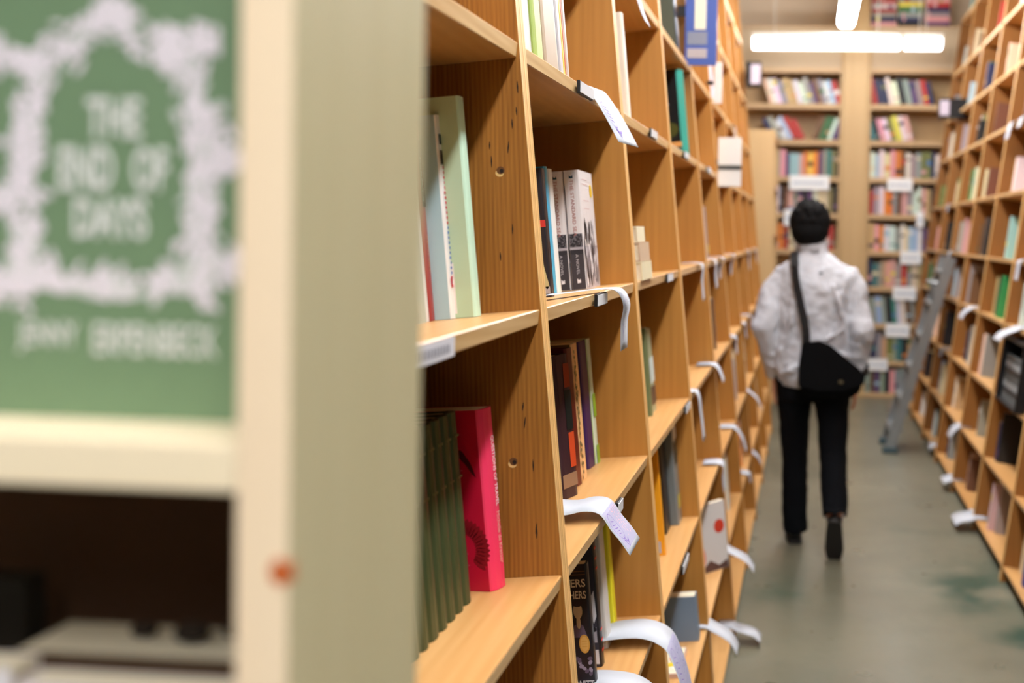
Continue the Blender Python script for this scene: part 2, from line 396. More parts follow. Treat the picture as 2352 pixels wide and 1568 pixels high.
# ------------------------------------------------------------------ books
CM = {}
def cmat(rgb, rough=.38):
    k = 'cover_%d_%d_%d' % rgb
    return mat(k, rgb, rough, .4, var=.04, vscale=12)
def book_bms(t, d, h, hard=False, round_=0):
    """cover and page block of a standing book: spine on x=0 facing +x, thickness along y"""
    o = .003 if hard else .0004; c = .0025 if hard else .0006
    bm = new(); r = min(t * .18, .004)
    outer = [(-d, 0), (-r, 0), (-r * .3, r * .35), (0 + round_, r + t * .1), (0 + round_ * 1.4, t / 2), (0 + round_, t - r - t * .1), (-r * .3, t - r * .35), (-r, t), (-d, t)]
    inner = [(-d, t - c), (-r - c, t - c), (-c * 1.5, t / 2), (-r - c, c), (-d, c)]
    prism(bm, outer + inner, 'z', 0, h)
    pb = new(); bx(pb, -d + o, -r - c, c, t - c, o, h - o)
    return bm, pb
def book(name, label, x, y, z, t, d, h, rgb, rgb_spine=None, hard=False, rotz=0, group=None, round_=0, lean=0, cat='book'):
    rt = empty(name, (x, y, z), (lean, 0, rotz)); tag(rt, label, cat, group)
    cb, pb = book_bms(t, d, h, hard, round_)
    cb.faces.ensure_lookup_table()
    if rgb_spine:
        for f in cb.faces:
            c = f.calc_center_median()
            if c.x > -.0035 and abs(f.normal.z) < .9: f.material_index = 1
    obj('cover', cb, [cmat(rgb), cmat(rgb_spine or rgb)], rt); obj('page_block', pb, M_PAGES, rt)
    return rt
def spine_M(x, y, z): return frame((x, y, z), (0, 0, -1), (0, 1, 0))     # reads top to bottom
def spine_U(x, y, z): return frame((x, y, z), (0, 1, 0), (0, 0, 1))      # upright on the spine
def near_M(x, y, z): return frame((x, y, z), (1, 0, 0), (0, 0, 1))       # on the face turned to -y
def far_M(x, y, z): return frame((x, y, z), (-1, 0, 0), (0, 0, 1))       # on the face turned to +y
def part_text(name, rt, s, wd, ht, M, rgb, bold=0, depth=.0003, label=None):
    bm = new(); text_bm(bm, s, wd, ht, M, bold=bold, depth=depth); o = obj(name, bm, mat('print_%d_%d_%d' % rgb, rgb, .5), rt, fix=False)
    if label: o['label'] = label
    return o
def patch(bm, M, pts, mi=0, dep=.0003):
    f = bm.faces.new([bm.verts.new(M @ Vector((p[0], p[1], dep))) for p in pts]); f.material_index = mi
def rect(bm, M, x0, x1, y0, y1, mi=0, dep=.0003): patch(bm, M, [(x0, y0), (x1, y0), (x1, y1), (x0, y1)], mi, dep)
def disc(bm, M, cx, cy, rx, ry, mi=0, dep=.0003, n=16, a0=0):
    patch(bm, M, [(cx + rx * math.cos(2 * PI * k / n) * math.cos(a0) - ry * math.sin(2 * PI * k / n) * math.sin(a0), cy + rx * math.cos(2 * PI * k / n) * math.sin(a0) + ry * math.sin(2 * PI * k / n) * math.cos(a0)) for k in range(n)], mi, dep)
def barcode(bm, M, w, h, mi_w, mi_k):
    rect(bm, M, -w / 2, w / 2, -h / 2, h / 2, mi_w, .0003)
    rnd = random.Random(int(w * 1e4)); x = -w * .36
    while x < w * .34:
        k = rnd.uniform(.02, .05) * w; rect(bm, M, x, x + k, -h * .3, h * .22, mi_k, .0005); x += k + rnd.uniform(.02, .05) * w

# --- endcap: big green hardback, face out.  front cover faces -y, spine to the left
g = empty('green_hardback', (-.417, .572, 1.4215), (0, 0, PI)); tag(g, 'large green hardback with a white wreath cover, face out on the end display', 'book')
cb, pb = book_bms(.017, .163, .212, True)
obj('cover', cb, [mat('green_cloth', (112, 138, 104), .55, var=.05, vscale=60)], g); obj('page_block', pb, M_PAGES, g)
# the cover art is laid out in metres from the cover centre line (world x = -.341 is local x .0) 
def GM(): return frame((-.076, .017, 0), (-1, 0, 0), (0, 0, 1))
G = GM()
bm = new(); rnd = random.Random(7)
def leaf(x, y, L_, W_, a, mi=0, dep=.0004):
    ca, sa = math.cos(a), math.sin(a); pts = []
    for k in range(8):
        u = L_ / 2 * math.cos(2 * PI * k / 8); v = W_ / 2 * math.sin(2 * PI * k / 8)
        pts.append((x + u * ca - v * sa, y + u * sa + v * ca))
    patch(bm, G, pts, mi, dep + rnd.uniform(0, .0003))
zc = 1.4215
for k in range(560):                                  # arch of leaves
    u = rnd.random()
    if u < .30: px, pz = -.046, rnd.uniform(1.482, 1.576); a = PI / 2
    elif u < .60: px, pz = .046, rnd.uniform(1.482, 1.576); a = PI / 2
    elif u < .93:
        th = rnd.uniform(0, PI); px, pz = .042 * math.cos(th), 1.572 + .043 * math.sin(th); a = th + PI / 2
    else: px, pz = rnd.uniform(-.05, .05), 1.488; a = 0
    px += rnd.gauss(0, .0046); pz += rnd.gauss(0, .0046)
    leaf(px, pz - zc, rnd.uniform(.005, .010), rnd.uniform(.0025, .005), a + rnd.gauss(0, .9), 0 if rnd.random() < .85 else 1)
for (bx_, bz_) in ((-.045, 1.598), (0, 1.624), (.028, 1.606), (-.062, 1.60), (.045, 1.607), (-.06, 1.53), (.06, 1.55), (-.062, 1.486), (.061, 1.50)):
    for k in range(26): leaf(bx_ + rnd.gauss(0, .004), bz_ - zc + rnd.gauss(0, .004), .008, .004, rnd.uniform(0, PI), 0)
for k in range(70):                                   # blades of grass across the foot of the arch
    x0 = rnd.uniform(-.05, .05); a = rnd.uniform(.35, 2.8); L_ = rnd.uniform(.010, .022)
    leaf(x0 + .5 * L_ * math.cos(a), 1.486 - zc + .5 * L_ * math.sin(a) - .006 * (1 - abs(x0) / .05), L_, .0035, a, 1 if rnd.random() < .5 else 0)
obj('cover_wreath', bm, [mat('wreath_white', (232, 222, 228), .6), mat('wreath_grey', (204, 206, 200), .6)], g, fix=False)
for s_, xc, z0, z1, wd, bo in (('THE', .0005, 1.5605, 1.580, .0285, .03), ('END', -.014, 1.5345, 1.556, .0285, .03), ('OF', .0195, 1.5345, 1.556, .018, .03), ('DAYS', -.001, 1.511, 1.531, .038, .03),
                               ('JENNY', -.0335, 1.4535, 1.469, .031, .015), ('ERPENBECK', .0225, 1.4535, 1.469, .064, .015)):
    bm = new(); text_bm(bm, s_, wd, z1 - z0, G @ Matrix.Translation((xc, (z0 + z1) / 2 - zc, 0)), bold=bo, depth=.0008)
    obj('cover_word', bm, mat('lettering_white', (226, 226, 220), .6), g, fix=False)
# below: shelf with dark book, white paperbacks and a heap behind
EZ = 1.055
book('white_paperback', 'white paperback with blank cover, face out low on the end display', -.388, .569, EZ, .02, .13, .234, (238, 226, 230), rotz=PI)
book('white_paperback', 'white paperback left of another, face out low on the end display', -.520, .572, EZ, .022, .13, .240, (240, 232, 234), rotz=PI)
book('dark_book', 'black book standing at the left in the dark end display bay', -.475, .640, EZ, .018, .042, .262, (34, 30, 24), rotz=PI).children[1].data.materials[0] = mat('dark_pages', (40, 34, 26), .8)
rnd = random.Random(5)
for k in range(4):
    t_ = .0575
    rt = book('lying_book', 'drab book lying in the dark end display bay, %s up in the pile' % ORD[k], -.262, .600, EZ + k * (t_ + .0005), .05, .16, t_, (74 + 5 * k, 58 + 4 * k, 44 + 3 * k))
    rt.rotation_euler = (0, 0, rnd.uniform(-.04, .02))
bm = new(); 
for (x, y, r) in ((0, 0, .008), (.022, .010, .007), (-.03, .004, .006)): ball(bm, (x, y, r * .7), (r * 1.3, r, r * .7), 2)
tag(obj('dark_pebble_weight', bm, mat('dark_lump', (44, 34, 24), .9), None, (-.335, .622, EZ + 4 * .058), smooth=True), 'small dark rounded lumps lying on the drab pile of books', 'ornament')

# --- left row, first case; left-row book positions worked out from image pixels
zL1 = LZ[4]; zL2 = LZ[3]; zL3 = LZ[2]; zU1 = LZ[5]; zL4 = LZ[1]; zU2 = LZ[6]  # many left-row books below had x, y and size scaled about the camera
b = book('mint_book', 'tall pale mint green hardback, rightmost on the upper shelf near the post', -0.4445, 1.568, zL1, 0.0276, .22, 0.3002, (190, 214, 180), (206, 240, 214), hard=True)
bm = new(); M = near_M(-.043, 0, .040); rect(bm, M, -.017, .017, -.034, .035, 0); barcode(bm, near_M(-.043, -.0003, .032), .026, .026, 0, 1)
obj('price_sticker', bm, [mat('sticker_white', (236, 228, 222), .6), mat('print_black', (24, 22, 24), .6)], b, fix=False)
b = book('white_spine_book', 'pale blue book with red and blue lettered white spine beside the mint hardback', -0.4736, 1.5575, zL1, 0.025, .155, 0.2759, (176, 206, 214), (244, 242, 240))
rnd = random.Random(3); bm = new()
for k in range(24):
    z = .205 - k * .0068; mi = 0 if k < 12 else 1
    rect(bm, spine_U(.0004, .0125, z), -.0085 * rnd.uniform(.6, 1), .0085 * rnd.uniform(.6, 1), -.0019, .0016, mi)
rect(bm, spine_U(.0004, .0115, .050), -.009, .009, -.0075, .0075, 0); rect(bm, spine_U(.0006, .0115, .050), -.004, .004, -.004, .004, 2)
rect(bm, spine_U(.0004, .0115, .244), -.0105, .0105, -.008, .006, 3); rect(bm, spine_U(.0004, .0115, .219), -.0105, .0105, -.010, .009, 4)
obj('spine_print', bm, [mat('print_red', (214, 44, 74), .5), mat('print_blue', (74, 120, 190), .5), mat('sticker_white', (236, 228, 222)), mat('print_teal', (40, 74, 90)), mat('print_dark', (60, 50, 48))], b, fix=False)
bm = new(); barcode(bm, near_M(-.041, 0, .042), .026, .040, 0, 1); rect(bm, near_M(-.041, 0, .078), -.013, .009, -.0003, .0003, 2)
obj('barcode_label', bm, [mat('sticker_white', (236, 228, 222), .6), mat('print_black', (24, 22, 24), .6), mat('print_grey', (120, 130, 130))], b, fix=False)
b = book('red_brown_spine_book', 'thin book with navy upper and brick red lower spine by the post', -0.4985, 1.5421, zL1, 0.0166, .15, 0.277, (150, 60, 54), (164, 66, 62))
bm = new(); rect(bm, spine_U(.0004, .0075, .198), -.0066, .0066, -.045, .045, 0)
obj('spine_panel', bm, mat('print_navy', (44, 50, 62)), b, fix=False)
part_text('spine_title', b, 'TRAVEL NOTES'[:0] or 'ESSAYS', .06, .005, spine_M(.0006, .0075, .19), (130, 170, 180))
part_text('author_name', b, 'stories', .05, .005, spine_M(.0006, .0075, .09), (206, 150, 100))
book('white_book', 'slim white book, second from the post on the upper shelf', -0.5013, 1.5288, zL1, 0.0144, .15, 0.2731, (232, 228, 222))
book('grey_green_book', 'grey green book nearest the post on the upper shelf', -0.4967, 1.4913, zL1, 0.0288, .15, 0.2611, (196, 198, 180))
# pink book and the green volumes
b = book('pink_book', 'bright pink and red paperback with white spine lettering, right of the green volumes', -0.4211, 1.5928, zL2, 0.0387, .155, 0.2512, (206, 24, 58), (250, 62, 104), round_=.003)
b.rotation_euler = (0, 0, -.25); b.location.x = -.421; b.location.y = 1.584
part_text('spine_title', b, 'QUESTIONS OF TRAVEL', .098, .009, spine_M(.0045, .024, .163), (255, 232, 238), bold=.01, depth=.0004)
part_text('author_name', b, 'Michelle de Kretser', .072, .008, spine_M(.0045, .024, .070), (250, 190, 180), depth=.0004)
part_text('cover_title', b, 'QUESTIONS OF TRAVEL', .075, .006, near_M(-.085, 0, .222), (226, 150, 150), bold=.01)
bm = new(); rnd = random.Random(9)
for k in range(9):
    z = [.20, .192, .183, .168, .112, .104, .058, .052, .036][k]; w_ = rnd.uniform(.03, .06); rect(bm, near_M(-.03 - w_ / 2 - rnd.uniform(0, .02), 0, z), -w_ / 2, w_ / 2, -.0005, .0005, 0)
for k in range(14):
    a = -.7 + k * .17; disc(bm, near_M(-.040 + .030 * math.cos(a), 0, .058 + .032 * math.sin(a)), 0, 0, .012, .0042, 1, .0002, 8, a)
pts = [(-.052, .202), (-.03, .195), (-.018, .178), (-.011, .158), (-.017, .163), (-.026, .176), (-.036, .186), (-.05, .19)]
patch(bm, near_M(0, 0, 0), pts, 2, .0004)
obj('cover_print', bm, [mat('print_rose', (226, 120, 130)), mat('print_crimson', (150, 20, 34)), mat('print_maroon', (84, 12, 22))], b, fix=False)
gy = [1.228, 1.270, 1.309, 1.345, 1.378, 1.417, 1.451, 1.486, 1.521, 1.556]
for k in range(9):
    th = gy[k + 1] - gy[k] - .0012
    b = book('green_volume', 'dark green cloth bound volume of a matching set, %s from the pink paperback' % ORD[8 - k], -.445, gy[k], zL2, th, .15, .257, (44, 52, 30), (66, 76, 46), hard=True, round_=.004, group='matching dark green volumes')
    b.rotation_euler = (0, 0, 0)
    bm = new()
    for z in (.17, .225): rect(bm, spine_U(.0062, th / 2, z), -th * .28, th * .28, -.0015, .0015, 0)
    obj('spine_band', bm, mat('dull_gilt', (104, 106, 70), .5), b, fix=False)

# --- left row, second case
b = book('dark_thriller_paperback', 'dark paperback with red block on its cover beside the wooden divider', -.4545, 2.085, zL1, 0.0328, .13, 0.2316, (48, 42, 44), (38, 34, 38))
bm = new(); rect(bm, near_M(-.014, 0, .132), -.03, .014, -.0065, .0065, 0)
patch(bm, near_M(0, 0, 0), [(-.02, .09), (-.012, .07), (-.002, .02), (-.006, .014), (-.02, .03)], 1)
rect(bm, near_M(-.013, 0, .014), -.02, .012, -.008, .005, 2)
obj('cover_print', bm, [mat('print_scarlet', (212, 60, 50)), mat('print_straw', (196, 180, 130)), mat('print_slate', (170, 160, 160))], b, fix=False)
book('blue_book', 'slim bright blue hardback left of the white book', -.4690, 2.184, zL1, 0.0239, .15, 0.2415, (60, 150, 190), (84, 176, 214), hard=True)
book('white_book', 'white book between the blue hardback and the city paperbacks', -.4715, 2.228, zL1, 0.0327, .14, 0.2396, (232, 228, 224), (240, 238, 234))
city = [('white paperback with a grey crowd photo, front copy of two face out', -.443, 2.360), ('white paperback with a grey crowd photo, rear copy of two face out', -.4765, 2.362)]
for lab, xr, yy in city:
    # spine faces the camera, front cover faces the aisle
    b = empty('city_paperback', (xr - .0285, yy, zL1), (0, 0, -PI / 2 + .02)); b.scale = (1.09, 1.09, 1.09); tag(b, lab, 'book', 'two copies of the crowd photo paperback')
    cb, pb = book_bms(.0285, .150, .222)
    obj('cover', cb, [cmat((238, 232, 232)), cmat((238, 232, 232))], b); obj('page_block', pb, M_PAGES, b)
    bm = new(); S = spine_U(.0006, .014, 0); R_ = far_M(0, .0285, 0); rnd = random.Random(21)
    rect(bm, S, -.0125, .0125, .001, .078, 0, .0002); rect(bm, S, -.0125, .0125, .066, .104, 1, .0002)
    rect(bm, S, -.0125, .0125, .0745, .079, 4, .0003)
    for k in range(60): disc(bm, S, rnd.uniform(-.011, .011), rnd.uniform(.081, .103), .0016, .0020, 2 if rnd.random() < .5 else 0, .0004 + k * 1e-6, 6)
    patch(bm, S, [(-.003, .012), (.0035, .013), (.0035, .020), (0, .018), (-.003, .021)], 3, .0005)
    patch(bm, S, [(-.0035, .207), (.004, .207), (.003, .213), (0, .210), (-.0035, .2125)], 5, .0005)
    rect(bm, R_, .0005, .149, .001, .08, 4, .0002)
    for k in range(95):
        x = rnd.uniform(.003, .148); z = rnd.uniform(.0, .1); hh = rnd.uniform(.008, .03)
        if rnd.random() < .25: z = rnd.uniform(.09, .118)
        disc(bm, R_, x, max(z, hh), rnd.uniform(.002, .006), hh * .8, rnd.choice([0, 1, 2, 2, 3, 3]), .0003 + k * 4e-6, 8)
    for k in range(20): rect(bm, R_, .02 + k * .006, .0205 + k * .006, .10, .10 + rnd.uniform(.01, .05), 1, .0005)
    disc(bm, R_, .122, .186, .016, .013, 6, .0004)
    for z in (.205, .196, .165, .150): rect(bm, R_, .03, .09, z, z + .0015, 7, .0004)
    obj('cover_photo', bm, [mat('photo_dark', (60, 56, 62)), mat('photo_mid', (110, 106, 112)), mat('photo_black', (40, 38, 42)), mat('photo_white', (236, 232, 236)), mat('photo_light', (180, 174, 182)), mat('print_teal', (40, 74, 90)), mat('sticker_yellow', (234, 196, 40)), mat('print_pinkish', (222, 196, 196))], b, fix=False)
    part_text('spine_title', b, 'THE STANDARD SEA', .105, .0065, spine_M(.0006, .014, .152), (184, 120, 110), depth=.0006)
    part_text('author_name', b, 'A NOVEL', .038, .005, spine_M(.0006, .014, .047), (190, 186, 192), depth=.0006)

def simple(name, label, y0, y1, x, z, h, rgb, sp=None, d=.15, hard=False, bands=(), group=None, lean=0):
    b = book(name, label, x, y0, z, y1 - y0, d, h, rgb, sp, hard=hard, group=group, lean=lean)
    if bands:
        bm = new(); ms = []
        for (z0, z1, c, f0, f1) in bands:
            rect(bm, spine_U(.0005, (y1 - y0) / 2, 0), (f0 - .5) * (y1 - y0), (f1 - .5) * (y1 - y0), z0, z1, len(ms)); ms.append(mat('print_%d_%d_%d' % c, c, .5))
        obj('spine_print', bm, ms, b, fix=False)
    return b
# upper shelf
simple('white_book', 'broad white book next to the divider above the clip-on label', 1.735, 1.806, -.428, zU1, .27, (196, 196, 192), d=.2)
simple('pale_green_book', 'pale lime green book above the clip-on label', 1.812, 1.868, -.424, zU1, .28, (160, 178, 92), (168, 188, 108), d=.2)
simple('beige_book', 'wide plain beige book right of the lime green book', 1.875, 1.985, -.424, zU1, .27, (158, 138, 114), (172, 152, 126), d=.2)
simple('white_book', 'thin pale book between the beige and the yellow books', 1.990, 2.026, -.424, zU1, .27, (166, 160, 160), (176, 172, 174))
simple('yellow_book', 'thin bright yellow book on the upper shelf of second bookcase', 2.028, 2.050, -.426, zU1, .272, (206, 180, 20))
simple('orange_red_book', 'very thin orange red book beside the bright yellow one', 2.051, 2.063, -.427, zU1, .268, (180, 84, 34))
simple('white_book', 'thin whitish book right of the orange red one', 2.065, 2.092, -.427, zU1, .268, (186, 166, 154))
# middle lower shelf
simple('white_book', 'white book half hidden by the divider above the big drooping slip', 2.095, 2.130, -.450, zL2, 0.2458, (220, 216, 220))
simple('dark_purple_book', 'dark purple book with orange panels and marbled foot on its spine', 2.150, 2.200, -.438, zL2, 0.2676, (46, 26, 28), (62, 38, 44), hard=True,
       bands=((.02, .045, (150, 116, 90), .0, 1), (.055, .120, (208, 76, 36), .62, 1), (.205, .25, (150, 52, 20), .6, 1), (.125, .2, (22, 28, 26), .55, 1))).rotation_euler = (0, 0, -0.35)
simple('dark_red_book', 'dark oxblood red book right of the purple one', 2.262, 2.300, -.438, zL2, 0.27, (76, 18, 14), (96, 24, 18), hard=True).rotation_euler = (0, 0, -0.15)
b = simple('patterned_book', 'thick book with green floral patterned cover and cream spine', 2.318, 2.372, -.436, zL2, 0.274, (120, 96, 56), (240, 192, 136))
bm = new(); rnd = random.Random(12)
for k in range(90): disc(bm, spine_U(.0005, .012, 0), rnd.uniform(-.010, .008), rnd.uniform(.004, .264), .003, .004, rnd.choice([0, 0, 1]), .0003 + k * 2e-6, 6)
obj('floral_print', bm, [mat('print_forest', (44, 66, 40)), mat('print_gold', (176, 140, 80))], b, fix=False)
simple('purple_book', 'deep violet book, last but one on the shelf above the drooping slip', 2.440, 2.492, -.446, zL2, 0.2686, (50, 26, 74), (60, 32, 88), d=.14).rotation_euler = (0, 0, -0.1)
simple('green_white_book', 'slim lime and white book at the right end of the same shelf', 2.498, 2.525, -.438, zL2, 0.2689, (190, 214, 120), (214, 226, 200), bands=((.10, .15, (150, 190, 50), 0, 1), (.0, .04, (150, 190, 60), 0, 1)))
# low shelf
b = simple('red_book', 'deep red book low down beside the second divider of the left row', 2.0857, 2.1262, -0.407, zL3, 0.2531, (150, 20, 22), (168, 26, 26), hard=True)
b = book('portrait_paperback', 'black paperback with a woman portrait and round gold seal on the front', -.370, 2.140, zL3, .026, .138, .236, (34, 32, 38), (30, 28, 34))
bm = new(); M = near_M(0, 0, 0)
disc(bm, M, -.0230, .150, .0085, .016, 0, .0003); disc(bm, M, -.0230, .128, .004, .012, 0, .0004)
patch(bm, M, [(-.038, .100), (-.032, .122), (-.0235, .127), (-.015, .122), (-.008, .100)], 1, .0002)
disc(bm, M, -.023, .163, .0095, .006, 2, .0005); disc(bm, M, -.0150, .088, .0100, .0175, 3, .0008, 24); disc(bm, M, -.0150, .088, .0075, .0138, 4, .001, 24)
for z in (.093, .088, .083): rect(bm, M, -.0200, -.0100, z - .0006, z + .0006, 3, .0012)
rnd = random.Random(2)
for k in range(40): disc(bm, M, rnd.uniform(-.10, -.003), rnd.uniform(.032, .062), .005, .0035, rnd.choice([1, 5]), .0004 + k * 3e-6, 7, rnd.uniform(0, 3))
for z in (.222, .216): rect(bm, M, -.040, -.004, z, z + .0015, 6)
obj('cover_print', bm, [mat('skin_photo', (206, 186, 150)), mat('photo_violet', (104, 90, 110)), mat('hair_photo', (44, 30, 36)), mat('gold_seal', (220, 166, 76), .4), mat('gold_seal_inner', (232, 186, 104), .4), mat('photo_lilac', (160, 150, 170)), mat('print_brown', (120, 84, 50))], b, fix=False)
part_text('cover_title', b, 'SISTERS', .060, .0150, near_M(-.0350, 0, .2010), (226, 214, 188), bold=.015)
part_text('cover_title', b, 'BROTHERS', .066, .0150, near_M(-.0380, 0, .1790), (226, 214, 188), bold=.015)
part_text('author_name', b, 'PATRICK DEWITT', .105, .0115, near_M(-.0550, 0, .0140), (216, 210, 206), bold=.02)
b = book('black_photo_book', 'black and white photo book with red dashes down its spine', -.380, 2.262, zL3, .030, .15, .275, (62, 58, 66), (26, 24, 28))
bm = new()
for z in (.03, .050, .070, .190, .210, .230, .250): rect(bm, spine_U(.0005, .015, z), -.009, .009, -.0022, .0022, 0)
patch(bm, M, [(-.020, .125), (-.006, .150), (-.004, .10), (-.010, .085)], 1); rect(bm, M, -.030, -.006, .048, .078, 2); disc(bm, M, -.020, .080, .005, .006, 3, .0006); disc(bm, M, -.010, .074, .004, .005, 3, .0006)
rect(bm, M, -.030, -.005, .006, .034, 1, .0004)
obj('cover_print', bm, [mat('print_vermilion', (232, 66, 50)), mat('photo_white', (236, 232, 236)), mat('photo_light', (180, 174, 182)), mat('photo_black', (40, 38, 42))], b, fix=False)
book('grey_white_book', 'pale grey book between the red-dashed photo book and yellow book', -.386, 2.366, zL3, .05, .15, .27, (206, 202, 196), (214, 210, 204))
b = book('yellow_book', 'vivid yellow paperback leaning low above the large white slip', -.386, 2.462, zL3, .030, .14, .262, (222, 206, 36), (236, 220, 44))

# --- left row, further cases
simple('cream_book', 'slim cream book standing alone on upper shelf of third bookcase', 2.735, 2.77, -.418, zU1, .245, (226, 214, 196), d=.14)
for k, (c, h, t_) in enumerate((((228, 216, 180), .042, .17), ((204, 178, 150), .044, .165), ((236, 226, 196), .036, .12))):
    zz = zL1 + [0, .043, .088][k]
    b = empty('small_book', (-.372 - .002 * k, 2.68, zz), (0, 0, 0)); tag(b, 'small thick cream book, %s of a stack of three lying flat' % ('lowest middle topmost'.split()[k]), 'book', 'stack of three small books')
    bm = new(); bx(bm, -.11, 0, 0, t_, 0, .003); bx(bm, -.11, 0, 0, t_, h - .003, h); bx(bm, -.003, 0, 0, t_, .003, h - .003)
    obj('cover', bm, cmat(c), b); bm = new(); bx(bm, -.107, -.0035, .003, t_ - .003, .0031, h - .0031); obj('page_block', bm, M_PAGES, b)
simple('navy_book', 'navy book behind the stack of three small cream books', 3.2213, 3.2571, -0.5965, zL1, 0.2625, (30, 34, 70))
simple('black_book', 'black book in third bookcase below the small stack', 2.9808, 3.1538, -0.4222, zL2, 0.295, (30, 20, 16), (26, 18, 16), d=.16)
simple('grey_green_book', 'grey green photo book standing right of the black one in third bookcase', 3.1874, 3.2889, -0.4111, zL2, 0.2284, (130, 132, 84), (150, 160, 130), d=.15, bands=((.08, .15, (190, 204, 200), .2, 1), (.02, .07, (90, 66, 50), .2, 1)))
simple('green_grey_book', 'dull green book beside the black one in third bookcase', 3.1484, 3.1788, -0.4056, zL2, 0.2383, (112, 120, 80), d=.14)
b = book('orange_frame_book', 'white book with a thick orange frame low in third bookcase', -.352, 3.06, zL3, .02, .12, .285, (236, 160, 30), (236, 160, 30))
bm = new(); rect(bm, near_M(-.06, 0, .14), -.048, .040, -.09, .13, 0); rect(bm, near_M(-.06, 0, .025), .0, .05, -.018, .012, 1); obj('cover_print', bm, [mat('print_lilac', (214, 206, 220)), mat('photo_light', (180, 174, 182))], b, fix=False)
simple('black_spine_book', 'black spined book beside the white topped book in third bookcase', 3.2784, 3.3994, -0.3752, zL3, 0.2522, (26, 22, 22), (30, 26, 26))
simple('white_topped_book', 'grey photo book with white rounded top low in third bookcase', 3.385, 3.475, -.352, zL3, .285, (110, 116, 116), (128, 134, 134), bands=((.24, .285, (240, 236, 232), 0, 1), (.04, .08, (200, 190, 90), .2, .8), (.17, .23, (60, 66, 62), .2, .9)))
b = book('magazine', 'colourful magazine lying at the back of lowest shelf in third bookcase', -.31, 3.08, zL4, .20, .15, .012, (206, 170, 150))
bm = new(); rnd = random.Random(8); TM = frame((-.075, .1, .012), (1, 0, 0), (0, 1, 0))
for k in range(22): disc(bm, TM, rnd.uniform(-.06, .06), rnd.uniform(-.08, .08), .014, .018, k % 4, .0003 + k * 1e-5, 7)
obj('cover_print', bm, [mat('print_scarlet', (212, 60, 50)), mat('sticker_yellow', (234, 196, 40)), mat('print_leaf', (90, 130, 70)), mat('photo_white', (236, 232, 236))], b, fix=False)
simple('blue_grey_book', 'blue grey book standing on the lowest shelf of third bookcase', 3.36, 3.41, -.285, zL4, .13, (112, 130, 150), d=.12)
# fourth case
book('black_grey_book', 'black and olive book high in fourth bookcase behind the blue sign', -.470, 4.20, zU2, .08, .17, .33, (74, 80, 66), (44, 48, 58))
b = book('teal_spined_book', 'tall black book with teal spine on the upper shelf of fourth bookcase', -.440, 4.150, zU1, .06, .20, .312, (30, 32, 34), (44, 146, 132), hard=True)
b.rotation_euler = (0, 0, -.30)
bm = new(); rect(bm, near_M(-.06, 0, 0), -.12, .058, .038, .056, 0); disc(bm, near_M(-.07, 0, .19), 0, 0, .03, .008, 1); disc(bm, near_M(-.06, 0, .10), 0, 0, .05, .03, 2)
obj('cover_art', bm, [mat('wooden_strip', (214, 160, 96)), mat('photo_light', (180, 174, 182)), mat('print_moss', (74, 78, 34))], b, fix=False)
def card(name, label, x0, x1, y, z0, z1, rgb, panels=(), cat='sign'):
    rt = empty(name, (x0, y, z0)); tag(rt, label, cat)
    bm = new(); bx(bm, 0, x1 - x0, 0, .012, 0, z1 - z0, bevel=.002); obj('sign_board', bm, mat('board_%d_%d_%d' % rgb, rgb, .5), rt)
    bm = new(); bx(bm, -.03, .004, .004, .010, (z1 - z0) * .45, (z1 - z0) * .55); obj('bracket', bm, M_BLACK, rt)
    for (a, b_, c, d, col) in panels:
        bm = new(); bx(bm, a - x0, b_ - x0, -.002, -.0002, c - z0, d - z0); obj('panel_print', bm, mat('panel_%d_%d_%d' % col, col, .5), rt)
card('blue_sign', 'blue sign board with cream panels projecting from the left row', -.462, -.345, 4.32, 2.125, 2.52, (70, 92, 164),
     ((-.427, -.385, 2.255, 2.46, (226, 220, 196)), (-.452, -.380, 2.152, 2.186, (176, 166, 166)), (-.452, -.380, 2.20, 2.247, (130, 134, 150))))
card('white_card_sign', 'narrow white card hanging beside the blue sign board', -.400, -.366, 4.90, 2.05, 2.22, (232, 222, 216))
card('white_card_sign', 'white sign board with dark stripe projecting from far left shelves', -.410, -.305, 5.35, 1.725, 1.945, (222, 220, 216), ((-.410, -.305, 1.80, 1.822, (70, 72, 70)),))
simple('brick_book', 'pinkish topped slim book in fourth bookcase at knee shelf', 3.62, 3.68, -.385, zL2, .27, (190, 130, 90), (214, 160, 120), bands=((.0, .10, (100, 96, 110), .2, 1),))
simple('orange_spine_book', 'bright orange slim book in fourth bookcase', 3.60, 3.68, -.352, zL3, .27, (232, 120, 44), (238, 110, 36))
simple('pale_pink_book', 'pale pink book right of the orange one in fourth bookcase', 3.69, 3.76, -.356, zL3, .26, (226, 190, 170))
b = empty('red_sun_book', (-.362, 4.03, zL4), (0, 0, -PI / 2 - .75)); tag(b, 'pale grey book with a red sun disc, face out on a low left shelf', 'book')
cb, pb = book_bms(.02, .145, .236, False); obj('cover', cb, [cmat((206, 202, 200)), cmat((206, 202, 200))], b); obj('page_block', pb, M_PAGES, b)
bm = new(); R_ = far_M(0, .02, 0); disc(bm, R_, .112, .150, .024, .024, 0); patch(bm, R_, [(.001, .001), (.144, .001), (.14, .03), (.10, .016), (.06, .04), (.03, .02), (.001, .05)], 1); disc(bm, R_, .022, .055, .018, .04, 2, .0005)
obj('cover_print', bm, [mat('print_sun', (196, 60, 40)), mat('print_umber', (90, 66, 60)), mat('print_coral', (214, 130, 110))], b, fix=False)
simple('grey_low_book', 'grey green book on the base shelf of fourth bookcase', 3.62, 3.74, -.262, LZ[0], .21, (150, 140, 110), (160, 156, 130))
